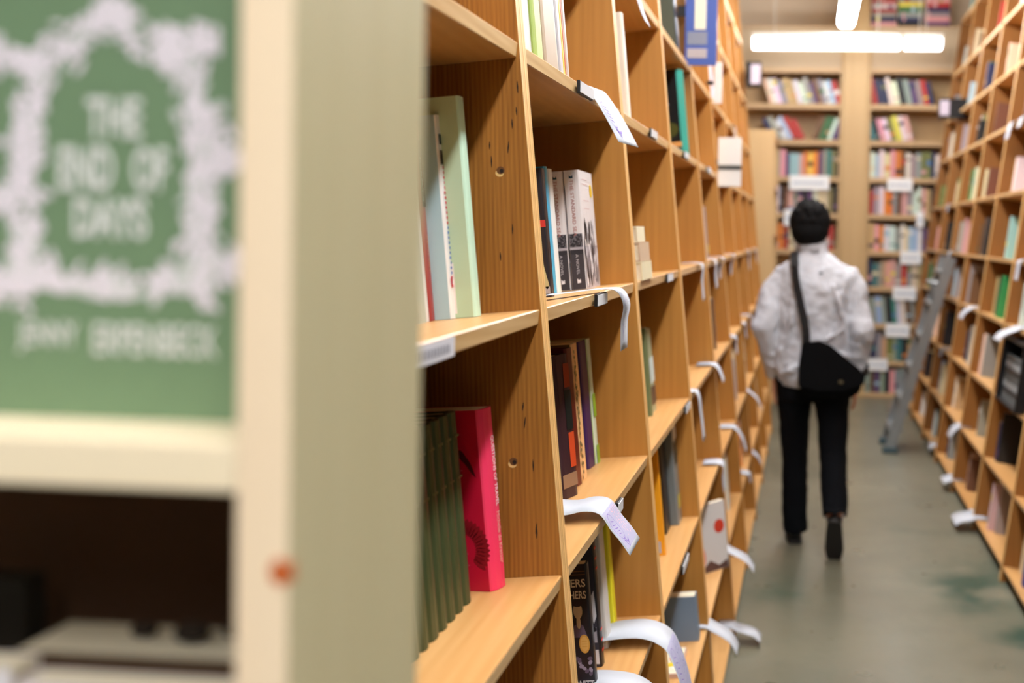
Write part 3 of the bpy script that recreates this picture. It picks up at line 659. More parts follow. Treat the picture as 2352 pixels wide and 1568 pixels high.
# sixth / seventh cases
simple('navy_spine_book', 'dark navy and violet book on a middle shelf of sixth bookcase', 5.49, 5.62, -.375, zL2, .235, (50, 50, 66), (60, 62, 80), bands=((0, .235, (112, 84, 130), 0, .4),))
b = simple('red_book', 'bright red book standing at the far end of the left row', 8.45, 8.62, -.47, LZ[6], .19, (226, 76, 60), d=.12)
# filler books deeper along the left row
rnd = random.Random(44)
PAL = {'white': (224, 220, 214), 'cream': (222, 206, 170), 'grey': (150, 148, 144), 'black': (34, 32, 34), 'navy': (40, 46, 84), 'red': (176, 50, 44), 'green': (66, 110, 70), 'blue': (84, 124, 170),
       'orange': (222, 130, 50), 'brown': (112, 76, 50), 'pink': (216, 160, 160), 'olive': (120, 122, 70), 'purple': (96, 70, 110), 'yellow': (226, 206, 90), 'tan': (192, 158, 116), 'teal': (60, 120, 120), 'pale blue': (160, 190, 206)}
def far_mesh(t, d, h, rgb, band=None):
    bm, pb = book_bms(t, d, h, False)
    for f in bm.faces: f.material_index = 0
    me = bpy.data.meshes.new('p'); pb.to_mesh(me); pb.free(); k = len(bm.faces); bm.from_mesh(me); bpy.data.meshes.remove(me)
    bm.faces.ensure_lookup_table()
    for f in bm.faces[k:]: f.material_index = 1
    bmesh.ops.recalc_face_normals(bm, faces=bm.faces[:])
    if band:
        rect(bm, spine_U(.0004, t / 2, 0), -t * .46, t * .46, h * band[0], h * band[1], 2)
    return bm
def far_book(label, x, y, z, t, d, h, cname, rotz=0, lean=0, leany=0, group=None):
    rgb = PAL[cname]; rgb = tuple(max(8, min(250, int(v * rnd.uniform(.92, 1.06)))) for v in rgb)
    bnd = None; bc = (230, 226, 216)
    if rnd.random() < .55: a = rnd.uniform(.1, .75); bnd = (a, a + rnd.uniform(.05, .2)); bc = PAL[rnd.choice(list(PAL))]
    o = obj('book', far_mesh(t, d, h, rgb, bnd), [mat('cover_%d_%d_%d' % rgb, rgb, .45), M_PAGES, mat('band_%d_%d_%d' % bc, bc, .5)], None, (x, y, z), (lean, leany, rotz), fix=False)
    tag(o, label, 'book', group); return o
lspec = {4: {1: ['white', 'tan'], 3: ['brown'], 4: ['grey']}, 5: {1: ['orange', 'white'], 2: ['grey', 'cream'], 6: ['white']}, 6: {1: ['black', 'pink'], 2: ['tan', 'white'], 3: ['navy']},
         7: {1: ['white', 'grey'], 2: ['brown', 'cream'], 3: ['grey', 'blue']}, 8: {2: ['black', 'white'], 3: ['tan', 'red'], 4: ['grey']}}
for n, lv in lspec.items():
    for L_, cols in lv.items():
        y = LB0 + n * (BAY + .002) + .5 + rnd.uniform(0, .15)
        for k, c in enumerate(cols):
            t_ = rnd.uniform(.03, .06)
            far_book('%s book on the %s shelf up in the %s bookcase of left row' % (c, ORD[L_], ORD[n]), lface(LZ[L_]) - .035, y, LZ[L_], t_, .14, rnd.uniform(.2, .25), c, group='scattered books of the left row')
            y += t_ + .001

# --- right row: spines face -x
crate_cells = {(3, 2)}
rcols = ['white', 'cream', 'grey', 'black', 'tan', 'brown', 'navy', 'olive', 'pale blue', 'red', 'green', 'pink']
light = ['white', 'cream', 'grey', 'tan', 'brown', 'black', 'white', 'cream', 'grey', 'brown']
for n in range(2, 9):
    for L_ in range(10):
        if (n, L_) in crate_cells or (n == 2 and L_ > 1): continue
        y_end = rb(n) + BAY - .02
        k = rnd.choice([1, 2, 2, 2, 3]); cols = []
        while len(cols) < k:
            c = rnd.choice(rcols + light)
            if c not in cols: cols.append(c)
        if (n, L_) == (5, 4): cols = cols[:1]
        y = y_end - rnd.uniform(.0, .22); z = RZ[L_]
        hmax = (RZ[L_ + 1] - z - TH - .02) if L_ < 9 else .25
        spots = []
        for c in cols:
            t_ = rnd.uniform(.02, .05); y -= t_ + .0015; spots.append((c, y, t_))
        for i, (c, yy, t_) in enumerate(spots[::-1]):
            h = min(hmax, rnd.uniform(.19, .27))
            far_book('%s book, %s in group, %s shelf up, right row case %s from far end' % (c, ORD[i], ORD[L_], ORD[8 - n]),
                     rface(z) + rnd.uniform(.03, .07), yy + t_, z, t_, rnd.uniform(.13, .16), h, c, PI, group='books of the right row')
# standout things of the right row
def place_special(name, label, x, y, z, t, d, h, rgb, cat='book', lean=0, hard=True):
    b = book(name, label, x, y, z, t, d, h, rgb, hard=hard, cat=cat); b.rotation_euler = (lean, 0, PI); return b
place_special('black_box_file', 'large black box file on the shelf at head height in right row', rface(1.405) + .03, 7.66, RZ[4], .16, .25, .24, (30, 30, 34), 'box file')
place_special('blue_book', 'royal blue book on the base shelf of the right row', rface(.07) + .035, 5.05, RZ[0], .06, .15, .22, (40, 52, 140))
place_special('dark_red_book', 'dark crimson book low in the right row near the frame edge', rface(.385) + .03, 5.20, RZ[1], .08, .16, .26, (92, 12, 26))
place_special('green_book', 'leaning bright green book on middle shelf of right row', rface(1.08) + .03, 6.72, RZ[3], .03, .14, .235, (56, 150, 86), lean=-.12)
place_special('white_book', 'tall white book leaning right, middle shelf of right row', rface(.72) + .03, 7.52, RZ[2], .07, .16, .25, (216, 206, 186), lean=.12)
# black wire-sided crate with lying cases
t = empty('black_crate', (.945, 5.44, RZ[2])); tag(t, 'black open crate holding lying grey cases on right shelf', 'crate')
bm = new(); bx(bm, 0, .26, 0, .55, 0, .012); bx(bm, 0, .26, 0, .55, .30, .312); bx(bm, 0, .26, 0, .014, .012, .30); bx(bm, 0, .26, .536, .55, .012, .30); bx(bm, .248, .26, .014, .536, .012, .30)
obj('crate_body', bm, M_BLACK, t)
for k in range(7):
    bm = new(); bx(bm, .02, .20, .03, .50, 0, .03, bevel=.002)
    o = obj('flat_case', bm, mat('case_%d' % (k % 3), [(90, 96, 98), (52, 56, 60), (150, 156, 160)][k % 3], .4), None, (.945, 5.44, RZ[2] + .0125 + k * .0315))
    tag(o, 'grey flat case lying in the black crate, %s from the bottom' % ORD[k], 'case', 'flat cases stacked in the crate')

# --- rear bookcases: spines face -y
def rear_row(case, shelf, x0, spec, lean=0, h=(.21, .26)):
    x = x0; z = BZ[shelf]
    side = 'left' if case == 'L' else 'right'
    for i, c in enumerate(spec):
        if c is None: x += .09; continue
        t_ = rnd.uniform(.034, .054)
        hh = rnd.uniform(*h)
        # local +x (spine) -> -y : rotz=-90deg ; thickness runs along +x
        a = lean
        xs = x + (math.sin(-a) * 0 if a <= 0 else 0)
        o = far_book('%s book, %s from left on %s shelf down, rear bookcase %s of pilaster' % (c, ORD[i], ORD[9 - shelf], side), xs, YB + .02, z + (.0 if a >= 0 else abs(math.sin(a)) * t_ * 0), t_, .15, hh, c, -PI / 2, lean=0, group='books of the rear bookcases')
        if a:
            # rotate in the plane of the shelf front about the y axis
            R4 = Matrix.Rotation(a, 4, 'Y') @ Matrix.Rotation(-PI / 2, 4, 'Z')
            o.rotation_euler = R4.to_euler()
            if a > 0: o.location.z += t_ * math.sin(a)
        x += (t_ + .0012) / math.cos(a)
LX = -.48
rear_row('L', 8, LX + .10, ['cream', 'white', 'white', 'grey', 'tan', 'tan', 'white', 'white', 'grey', 'purple', 'brown', 'grey', 'white', 'pale blue', 'red'], -.30, (.2, .25))
rear_row('L', 7, LX + .13, ['navy', 'grey', 'white', 'pale blue', 'red', 'red'], -.5, (.2, .24))
rear_row('L', 7, .02, ['brown', 'green', 'green', 'white', 'purple', 'black'], .35, (.2, .23))
rear_row('L', 6, -.42, ['white', 'white', 'grey', 'pink', 'purple', 'pale blue', 'pale blue', 'pink', 'orange', 'yellow', 'orange', 'purple', 'grey', 'teal', 'olive', 'black'])
rear_row('L', 5, -.40, ['white', 'cream', 'white', 'black', 'brown', 'pink', 'grey', 'purple', 'black', 'purple', 'white', 'cream', 'cream', 'olive', 'black'])
rear_row('L', 4, -.40, ['yellow', 'olive', 'orange', 'orange', 'red', 'cream', 'grey', 'white', 'black', 'teal', 'green', 'cream', 'white', 'red'])
rear_row('R', 8, .575, ['red', 'navy', 'navy', 'white', 'white', 'black', 'grey', 'purple', 'grey', 'red', 'navy'], -.22)
rear_row('R', 7, .575, ['teal', 'black', 'pink', 'white', 'olive', 'yellow', 'white', 'pink'], -.28, (.2, .24))
rear_row('R', 6, .565, ['white', 'pale blue', 'white', 'cream', 'pink', 'orange', 'brown', 'white', 'grey', 'grey', 'olive', 'olive', 'navy', 'white', 'pink', 'pink'])
rear_row('R', 5, .565, ['red', 'grey', 'white', 'orange', 'orange', 'grey', 'brown', 'pink', 'grey', 'white', 'white', 'pink', 'tan', 'black', 'white'])
rear_row('R', 4, .565, ['tan', 'pink', 'orange', 'white', 'white', 'grey', 'white', 'cream', 'pale blue', 'pale blue', 'white', 'purple', 'brown', 'tan'])
rear_row('R', 3, .565, ['navy', 'teal', 'grey', 'tan', 'pink', 'pink', 'grey', 'red', 'grey', 'cream', 'tan', 'olive'])
rear_row('R', 2, .565, ['olive', 'grey', 'pale blue', 'grey', 'black', 'teal', 'white', 'white', 'brown', 'grey'], -.1)
rear_row('R', 1, .565, ['black', 'navy', 'grey', 'tan', 'olive', 'grey', 'teal', 'black', 'tan'])
rear_row('R', 0, .565, ['grey', 'brown', 'purple', 'grey', 'black', 'pink', 'grey', 'grey'])
# stacks lying on top of the right rear bookcase
cols = [['pink', 'navy', 'grey', 'red', 'white', 'pink', 'red', 'black'], ['black', 'navy', 'grey', 'green', 'yellow', 'grey', 'navy', 'grey'], ['purple', 'pink', 'grey', 'navy', 'red', 'pink', 'purple', 'brown']]
for s_, cl in enumerate(cols):
    z = 3.445
    for k, c in enumerate(cl):
        t_ = rnd.uniform(.03, .05)
        o = far_book('%s book lying %s up in the %s pile atop the right rear bookcase' % (c, ORD[k], 'left middle right'.split()[s_]), .545 + s_ * .245, YB + .02, z + t_, t_, .15, .225, c, group='books lying on top of the rear bookcase')
        # spine to -y, height along x, thickness along z
        o.rotation_euler = Matrix(((0, 0, 1), (-1, 0, 0), (0, -1, 0))).to_euler()
        z += t_ + .0008

# ------------------------------------------------------------------ paper slips, clips and signs
def crv(pts, n=22):
    P = [Vector(p) for p in pts]; P = [P[0] * 2 - P[1]] + P + [P[-1] * 2 - P[-2]]; out = []
    m_ = len(P) - 3
    for i in range(n + 1):
        u = i / n * m_; k = min(int(u), m_ - 1); f = u - k
        a, b_, c, d = P[k], P[k + 1], P[k + 2], P[k + 3]
        out.append(.5 * ((2 * b_) + (-a + c) * f + (2 * a - 5 * b_ + 4 * c - d) * f * f + (-a + 3 * b_ - 3 * c + d) * f ** 3))
    return out
def slip(label, pts, wd, scribble=0, group='white paper slips hanging from shelf edges', wash=False, seed=0, wv=(0, 1, 0)):
    """pts: centre line (x,y,z); the strip is wd wide along y"""
    cl = crv(pts); th = .0007
    rt = empty('paper_slip', cl[0]); tag(rt, label, 'paper slip', group)
    o0 = cl[0]
    nm = []
    for i in range(len(cl)):
        t_ = (cl[min(i + 1, len(cl) - 1)] - cl[max(i - 1, 0)]).normalized(); n_ = t_.cross(Vector((0, 1, 0)))
        if n_.z < 0 and i == 0: pass
        nm.append(n_.normalized())
    sgn = 1 if nm[0].z > 0 else -1
    nm = [n_ * sgn for n_ in nm]
    def at(s, v, dep=0):
        u = s * (len(cl) - 1); k = min(int(u), len(cl) - 2); f = u - k
        p = cl[k].lerp(cl[k + 1], f); n_ = nm[k].lerp(nm[k + 1], f)
        return p - o0 + Vector(wv) * (v * wd) + n_ * dep
    bm = new(); prev = None
    for i in range(len(cl)):
        s = i / (len(cl) - 1)
        r = [bm.verts.new(at(s, -.5, 0)), bm.verts.new(at(s, .5, 0)), bm.verts.new(at(s, .5, th)), bm.verts.new(at(s, -.5, th))]
        if prev:
            for k in range(4):
                f = bm.faces.new((prev[k], prev[(k + 1) % 4], r[(k + 1) % 4], r[k])); f.smooth = k % 2 == 0
        else: bm.faces.new(r)
        prev = r
    bm.faces.new(prev[::-1]); obj('paper', bm, M_PAPER, rt)
    if scribble:
        bm = new(); r_ = random.Random(seed + 1)
        def stroke(ps, w_=.0011, mi=0):
            for a, b_ in zip(ps, ps[1:]):
                d = Vector((b_[0] - a[0], b_[1] - a[1], 0)); 
                if d.length < 1e-6: continue
                e = Vector((-d.y * scribble_len / wd, d.x * wd / scribble_len, 0)).normalized(); ex = e.x * w_ / scribble_len; ey = e.y * w_ / wd
                q = [at(a[0] - ex, a[1] - ey, th + .0005), at(a[0] + ex, a[1] + ey, th + .0005), at(b_[0] + ex, b_[1] + ey, th + .0005), at(b_[0] - ex, b_[1] - ey, th + .0005)]
                f = bm.faces.new([bm.verts.new(v) for v in q]); f.material_index = mi
        scribble_len = sum((cl[i + 1] - cl[i]).length for i in range(len(cl) - 1))
        s0, s1 = .52, .95
        if wash:
            N_ = 14
            for i in range(N_):
                a, b_ = s0 + (s1 - s0) * i / N_, s0 + (s1 - s0) * (i + 1) / N_
                f = bm.faces.new([bm.verts.new(at(*q, th + .0003)) for q in ((a, -.44), (b_, -.44), (b_, .44), (a, .44))]); f.material_index = 2
        # feather: a long ellipse with a quill
        sm = (s0 + s1) / 2 - .03
        el = [(sm + .15 * math.cos(2 * PI * k / 28), -.22 + .17 * math.sin(2 * PI * k / 28)) for k in range(29)]
        stroke(el, .0007)
        for k in range(5): stroke([(sm - .09 + k * .04, -.30), (sm - .07 + k * .04, -.15)], .0009)
        stroke([(sm + .13, -.22), (sm + .20, -.16), (sm + .17, -.05), (sm + .24, -.20), (sm + .16, -.28), (sm + .2, -.16)], .0012)
        for row in range(4):
            v = .08 + row * .1; s = s0 + .02
            ps = []
            while s < s1 - .06:
                ps.append((s, v + r_.uniform(-.028, .028))); s += .007 if r_.random() < .86 else .022
            for k in range(0, len(ps) - 4, 5): stroke(ps[k:k + 4], .0007, 1 if scribble == 2 else 3)
        obj('pen_drawing', bm, [M_INK, M_INKB, M_WASH, M_INKR], rt, fix=False)
    return rt
lf = lface
slip('white paper slip beside the clipped label on the upper shelf edge', [(-.44, 2.25, zU1 + .004), (-.418, 2.25, zU1 + .010), (-.396, 2.25, 1.768), (-.372, 2.25, 1.731), (-.345, 2.25, 1.683)], .085, 1, seed=3, wv=(.30, .95, -.05))
slip('long narrow white slip hanging below the two crowd photo paperbacks', [(-.435, 1.955, zL1 + .003), (-.405, 2.03, zL1 + .005), (-.370, 2.14, zL1 + .007), (-.348, 2.19, zL1 + .002), (-.338, 2.215, 1.380), (-.345, 2.235, 1.345), (-.347, 2.25, 1.291)], .082, 2, seed=5)
slip('wide curling white slip with purple feather drawing, above the black paperback', [(-.45, 2.012, zL2 + .012), (-.40, 2.012, zL2 + .010), (-.365, 2.012, zL2 + .018), (-.338, 2.012, zL2 + .014), (-.318, 2.012, 1.015), (-.302, 2.012, .997), (-.285, 2.012, .974)], .115, 1, wash=True, seed=7)
slip('large arching white slip with written feather note, below the yellow paperback', [(-.42, 2.41, zL3 + .006), (-.36, 2.41, zL3 + .018), (-.31, 2.41, zL3 + .020), (-.268, 2.40, zL3 + .006), (-.245, 2.39, .645), (-.228, 2.385, .60), (-.215, 2.38, .55)], .12, 2, wash=True, seed=9)
slip('white slip arching out at the bottom edge of view below another slip', [(-.40, 2.16, zL3 + .004), (-.35, 2.15, zL3 + .010), (-.30, 2.14, zL3 + .008), (-.262, 2.13, zL3 - .012), (-.245, 2.12, zL3 - .05), (-.235, 2.12, zL3 - .10)], .10)
slip('pointed white slip at the top edge of view in third bookcase', [(-.46, 2.96, zU2 + .006), (-.443, 2.96, zU2 + .004), (-.435, 2.96, 2.10), (-.422, 2.96, 2.06), (-.410, 2.96, 2.035)], .10)
def lslip(label, y, z, drop=.10, out=.05, wd=.08, inn=.06):
    f = lf(z); slip(label, [(f - inn, y, z + .003), (f - .01, y, z + .006), (f + .014, y, z - .004), (f + out * .7, y, z - drop * .45), (f + out, y, z - drop)], wd)
lslip('narrow white slip under the fifth left bookcase shelf, longest at eye level row', 4.10, zL1, .125, .02)
lslip('short white slip on the knee-high shelf edge beyond the blue grey book', 3.60, zL2, .145, .035, .075, .09)
for k, (y, z, d, o_) in enumerate(((4.70, zL1, .11, .02), (5.15, zL1, .09, .0), (5.9, zL1, .10, .0), (7.4, zL1, .12, .02), (8.3, zL1, .10, .03),
                                   (4.36, zL2, .06, .04), (5.55, zL2, .08, .02), (6.4, zL2, .08, .02),
                                   (4.30, zL3, .10, .02), (5.1, zL3, .10, .06), (6.3, zL3, .1, .08),
                                   (4.35, zL4, .07, .10), (5.75, zL4, .04, .02), (6.3, zL4, .06, .05),
                                   (3.50, zL4, .07, .09), (4.35, LZ[0] + .0, .04, .10), (7.0, zL2, .08, .02), (6.9, LZ[6], .09, .02))):
    lslip('small white slip on the left row, %s shelf up, %s metre mark down the aisle' % (ORD[min(range(10), key=lambda q: abs(LZ[q] - z))], ORD[int(y * 2) - 6]) if False else
          'white slip on the %s shelf up in left row, %s along' % (ORD[min(range(10), key=lambda q: abs(LZ[q] - z))], ['first', 'second', 'third', 'fourth', 'fifth', 'nearest', 'middle', 'next to farthest', 'nearest', 'middle', 'farthest', 'nearest', 'middle', 'farthest', 'very nearest', 'only', 'farthest', 'only'][k]), y, z, d, o_, .10)
def rslip(label, y, z, drop=.10, out=.06, wd=.08):
    f = rface(z); slip(label, [(f + .06, y, z + .003), (f + .01, y, z + .006), (f - .014, y, z - .004), (f - out * .7, y, z - drop * .45), (f - out, y, z - drop)], wd)
for k, (y, z, d, o_, w_) in enumerate(((6.62, RZ[6], .06, .03, .14), (6.95, RZ[6], .10, .04, .14), (9.5, RZ[5], .06, .02, .12), (6.0, RZ[4], .10, .03, .10), (7.45, RZ[3], .07, .07, .18), (5.85, RZ[3], .06, .10, .2),
                                       (8.5, RZ[2], .05, .02, .12), (7.2, RZ[1], .07, .06, .18), (8.3, RZ[0] + .0, .02, .02, .2), (7.2, RZ[0], .02, .05, .2), (6.25, RZ[0], .035, .10, .22), (9.0, RZ[3], .08, .04, .14), (8.9, RZ[4], .12, .03, .12))):
    rslip('white slip on %s shelf up of right row case %s from far end' % (ORD[min(range(10), key=lambda q: abs(RZ[q] - z))], ORD[8 - int((y - RB0) / .915)] + (', rear' if k == 1 else '')), y, z, d, o_, w_)
def clip(label, y, z, ln=.11, ht=.022):
    ht = min(ht, .023); ln *= .85
    f = lf(z - .011); k = .10
    rt = empty('shelf_label_clip', (f, y, z - .011)); tag(rt, label, 'label clip', 'label clips on the left shelf edges')
    bm = new(); bx(bm, .0005, .006, 0, ln, -ht / 2, ht / 2, bevel=.001); obj('holder', bm, M_BLACK, rt)
    bm = new(); bx(bm, .0062, .0080, .004, ln, -ht / 2 + .002, ht / 2 - .002); obj('label_card', bm, M_CLEAR, rt)
clip('silver and black label clip on the upper shelf edge left of a slip', 2.065, zU1, .15, .036)
clip('silver and black label clip under the two crowd photo paperbacks', 2.065, zL1, .115, .030)
clip('small silver label clip behind the curling feather slip', 2.10, zL2, .06, .028)
clip('label clip on the upper shelf edge of third bookcase', 3.02, zU1, .14, .03)
clip('label clip at eye level on third bookcase', 3.12, zL1, .14, .03)
clip('label clip on knee shelf edge of third bookcase', 2.95, zL3 + .0, .16, .03)
clip('label clip on shelf edge near the floor of third bookcase', 3.30, zL2, .14, .03)
clip('label clip on the upper shelf edge of fourth bookcase', 3.85, zU1, .16, .03)
clip('label clip on the upper shelf edge of fifth bookcase', 4.75, zU1, .18, .03)
rt = empty('white_shelf_sticker', (lf(zL1 - .011) + .0005, 1.085, zL1 - .011)); bm = new(); bx(bm, 0, .0012, 0, .145, -.0115, .0095); 
o = obj('white_shelf_sticker', bm, mat('sticker_grey', (214, 212, 218), .5)); o.location = rt.location; bpy.data.objects.remove(rt); tag(o, 'white printed sticker on the shelf edge beside the pale post', 'sticker')
bm = new(); rnd2 = random.Random(1)
for k in range(12): bx(bm, .0013, .0016, .01 + k * .01, .016 + k * .01, -.006, .003)
o2 = obj('sticker_print', bm, mat('print_greyish', (150, 150, 160)), o)

def sign(label, x, z, wd, ht, tilt=.25):
    rt = empty('shelf_sign', (x, YB - .004, z)); tag(rt, label, 'sign', 'white category signs on the rear shelf edges')
    bm = new(); bx(bm, -wd / 2, wd / 2, -.006, -.003, -ht, .0, bevel=.001); obj('sign_card', bm, mat('sign_white', (244, 244, 244), .5), rt)
    bm = new(); r_ = random.Random(int(x * 100)); xx = -wd * .4
    while xx < wd * .36:
        k = r_.uniform(.008, .02); bx(bm, xx, xx + k, -.0068, -.0061, -ht * .62, -ht * .42); xx += k + .006
    obj('sign_print', bm, mat('sign_grey', (180, 190, 206)), rt)
for lab, p in (('wide white sign on the rear left bookcase above the walking man', (.005, 2.06, .37, .135)), ('white sign on the third shelf edge of the rear right bookcase', (.84, 2.045, .23, .12)),
               ('white sign level with the man\'s collar on rear right bookcase', (.955, 1.375, .19, .12)), ('white sign level with the man\'s shoulder on rear right bookcase', (.905, 1.045, .21, .125)),
               ('white sign level with the man\'s elbow on rear right bookcase', (.85, .70, .22, .125)), ('lowest white sign on the rear right bookcase', (.655, .37, .22, .11)), ('small white tag hanging at far right of rear bookcase', (1.03, 1.74, .07, .14)),
               ('white tag just left of the walking man\'s head', (-.175, 1.74, .10, .15))):
    sign(lab, *p)

# small black wall speakers / boxes fixed to the shelf faces
def speaker(label, loc, sx, sy, sz, wf):
    rt = empty('black_speaker', loc); tag(rt, label, 'speaker')
    bm = new(); bx(bm, -sx / 2, sx / 2, 0, sy, -sz / 2, sz / 2, bevel=.008); obj('cabinet', bm, M_BLACK, rt)
    bm = new(); bx(bm, wf[0], wf[1], -.006, -.001, -sz * .38, sz * .38, bevel=.002); obj('speaker_front', bm, mat('pale_grille', (200, 190, 206), .6), rt)
speaker('small black speaker with pale front fixed high on the left row', (-.425, 8.80, 2.69), .115, .12, .19, (-.02, .05))
speaker('small black speaker fixed high on the right row', (1.16, 9.80, 2.56), .22, .16, .16, (-.11, -.035))

# rolling ladder leaning on the right row
t = empty('metal_ladder', (.60, 8.5, 0)); tag(t, 'grey metal ladder leaning against the right row of bookcases', 'ladder')
M_ALU = mat('brushed_aluminium', (150, 154, 156), .35, metal=.8)
M_ALUD = mat('ladder_foot_rubber', (60, 78, 84), .6)
top = Vector((.40, 0, 1.40)); 
for y in (-.19, .19):
    bm = new(); e = [(0, y, .03), tuple(top * .98 + Vector((0, y, 0)))]
    dx, dz = .012, .028
    for q in range(1):
        p0, p1 = Vector(e[0]), Vector(e[1]); n_ = Vector((-(p1 - p0).z, 0, (p1 - p0).x)).normalized() * .035
        prism(bm, [(p0.x - n_.x, p0.z - n_.z), (p1.x - n_.x, p1.z - n_.z), (p1.x + n_.x, p1.z + n_.z), (p0.x + n_.x, p0.z + n_.z)], 'y', y - .012, y + .012)
    obj('rail', bm, M_ALU, t)
    bm = new(); bx(bm, -.05, .06, y - .022, y + .022, 0, .045, bevel=.006); obj('foot', bm, M_ALUD, t)
for k in range(6):
    p = top * ((k + .7) / 6.3); bm = new(); bx(bm, p.x - .05, p.x + .05, -.178, .178, p.z - .012, p.z + .012, bevel=.003); obj('tread', bm, M_ALU, t)
bm = new(); tube(bm, [(.36, -.17, 1.20), (.27, -.17, 1.19), (.27, .17, 1.19), (.36, .17, 1.20)], .014, 8); obj('hand_rail', bm, M_ALU, t)

# ------------------------------------------------------------------ the walking person, seen from behind
def remesh(o, vox, smooth=6, fac=.6):
    md = o.modifiers.new('r', 'REMESH'); md.mode = 'VOXEL'; md.voxel_size = vox; md.use_smooth_shade = True
    s = o.modifiers.new('s', 'SMOOTH'); s.iterations = smooth; s.factor = fac
    return o
def clouds(o, size, strength, stretch=None):
    tx = bpy.data.textures.new('folds', 'CLOUDS'); tx.noise_scale = size; tx.noise_depth = 2
    d = o.modifiers.new('d', 'DISPLACE'); d.texture = tx; d.strength = strength; d.mid_level = .5
    if stretch: d.texture_coords = 'OBJECT'; d.texture_coords_object = stretch
PX_, PY_ = .035, 5.70
person = empty('person', (PX_, PY_, 0)); tag(person, 'person in pale grey jacket and black trousers walking away down the aisle', 'person')
M_SKIN = mat('skin', (196, 140, 112), .55); M_JK = mat('jacket_cloth', (188, 190, 197), .8, .15, bump=.25, var=.05, vscale=60)
M_TR = mat('black_trousers', (13, 14, 18), .85, .1, bump=.3, vscale=80); M_HAIR = mat('black_hair', (9, 8, 9), .8, .15, bump=.5, vscale=150)
M_SHOE = mat('black_shoe', (18, 18, 20), .5); M_SOLE = mat('shoe_sole', (34, 30, 28), .7); M_SOCK = mat('pale_heel_trim', (226, 212, 212), .6)
# joints (local): hips, knees, ankles. left leg is forward and planted, right leg trails on its toes
HL, KL, AL = (-.085, .0, .86), (-.075, .09, .47), (-.065, .12, .09)
HR, KR, AR = (.095, .0, .86), (.108, -.05, .47), (.118, -.200, .215)
SL, EL, WL = (-.165, .0, 1.325), (-.225, -.035, 1.07), (-.175, .06, .83)
SR, ER, WR = (.175, .0, 1.325), (.225, -.035, 1.07), (.205, .05, .82)
def hand(bm, w_, side):
    w_ = Vector(w_); d = Vector((-.05 * side, .10, -1)).normalized(); sx = Vector((0, 1, .1)).normalized()      # palm plane: d (down) and sx (forward)
    tube(bm, [w_, w_ + d * .03, w_ + d * .085], [(.020, .024), (.040, .016), (.040, .014)], 10)
    for i, (off, ln) in enumerate(((.030, .070), (.010, .078), (-.010, .073), (-.029, .058))):
        a = w_ + d * .080 + sx * off; q = Vector((side * .25, 0, 0))
        b_ = a + (d + q * .3) * ln * .45; c = b_ + (d + q * 1.2).normalized() * ln * .3; e = c + (d + q * 2.2).normalized() * ln * .25
        tube(bm, [a, b_, c, e], [.0095, .009, .008, .0062], 8)
    a = w_ + d * .03 + sx * .034
    tube(bm, [a, a + (d + sx * .8).normalized() * .035, a + (d + sx * .35).normalized() * .068], [.012, .0105, .008], 8)
bm = new()   # continuous body
rings(bm, [((0, 0, .80), .15, .10), ((.0, 0, .90), .165, .11), ((0, 0, 1.0), .145, .10), ((0, 0, 1.1), .14, .10), ((0, 0, 1.22), .165, .11), ((0, -.005, 1.31), .15, .095), ((0, -.005, 1.37), .10, .07), ((-.01, .0, 1.43), .055, .055), ((-.015, .005, 1.50), .052, .056)])
ball(bm, (-.025, .018, 1.575), (.076, .094, .098)); ball(bm, (-.025, .05, 1.51), (.058, .06, .05))
ball(bm, (-.025, .112, 1.55), (.012, .016, .020), 2)
for sx in (-1, 1): ball(bm, (-.025 + sx * .078, .012, 1.56), (.010, .018, .030), 2)
for a, b_, c in ((HL, KL, AL), (HR, KR, AR)): tube(bm, [a, b_, c], [.085, .055, .036], 14); ball(bm, b_, .056); ball(bm, c, .037)
for a, b_, c in ((SL, EL, WL), (SR, ER, WR)): tube(bm, [(a[0] * .86, a[1], a[2] - .02), b_, c], [.044, .040, .026], 12); ball(bm, b_, .042)
hand(bm, WL, 1); hand(bm, WR, -1)
tube(bm, [AL, (-.066, .15, .045), (-.07, .28, .03)], [.036, .038, .03], 10)
tube(bm, [AR, (.118, -.203, .154), (.119, -.158, .062)], [.034, .030, .024], 10)
body = remesh(obj('body', bm, M_SKIN, person), .0055, 3); bpy.context.view_layer.update(); bake(body)
# face features (seen only from the other side)
bm = new()
for sx in (-1, 1): ball(bm, (-.025 + sx * .030, .098, 1.578), (.013, .008, .007), 2)
obj('eyes', bm, mat('eye_dark', (40, 30, 28), .3), person, smooth=True)
bm = new(); ball(bm, (-.025, .101, 1.520), (.024, .008, .006), 2); obj('mouth', bm, mat('lips', (168, 96, 88), .5), person, smooth=True)
# hair
bm = new(); ball(bm, (-.025, .002, 1.578), (.102, .110, .098)); ball(bm, (-.025, -.024, 1.535), (.092, .085, .082)); ball(bm, (-.02, -.02, 1.625), (.075, .08, .052))
r_ = random.Random(6)
for k in range(60):
    a = r_.uniform(0, 2 * PI); e = r_.uniform(-.1, 1.3); p = Vector((-.025 + .088 * math.cos(a) * math.cos(e), .0 + .10 * math.sin(a) * math.cos(e) - .004, 1.592 + .088 * math.sin(e)))
    if p.y > .075 and p.z < 1.62: continue
    ball(bm, p, (.012, .012, .016), 1)
bmesh.ops.delete(bm, geom=[v for v in bm.verts if v.co.y > .07 and v.co.z < 1.612], context='VERTS')
bmesh.ops.holes_fill(bm, edges=bm.edges)
h = remesh(obj('hair', bm, M_HAIR, person), .006, 2, .5); clouds(h, .025, .005); bpy.context.view_layer.update(); bake(h)
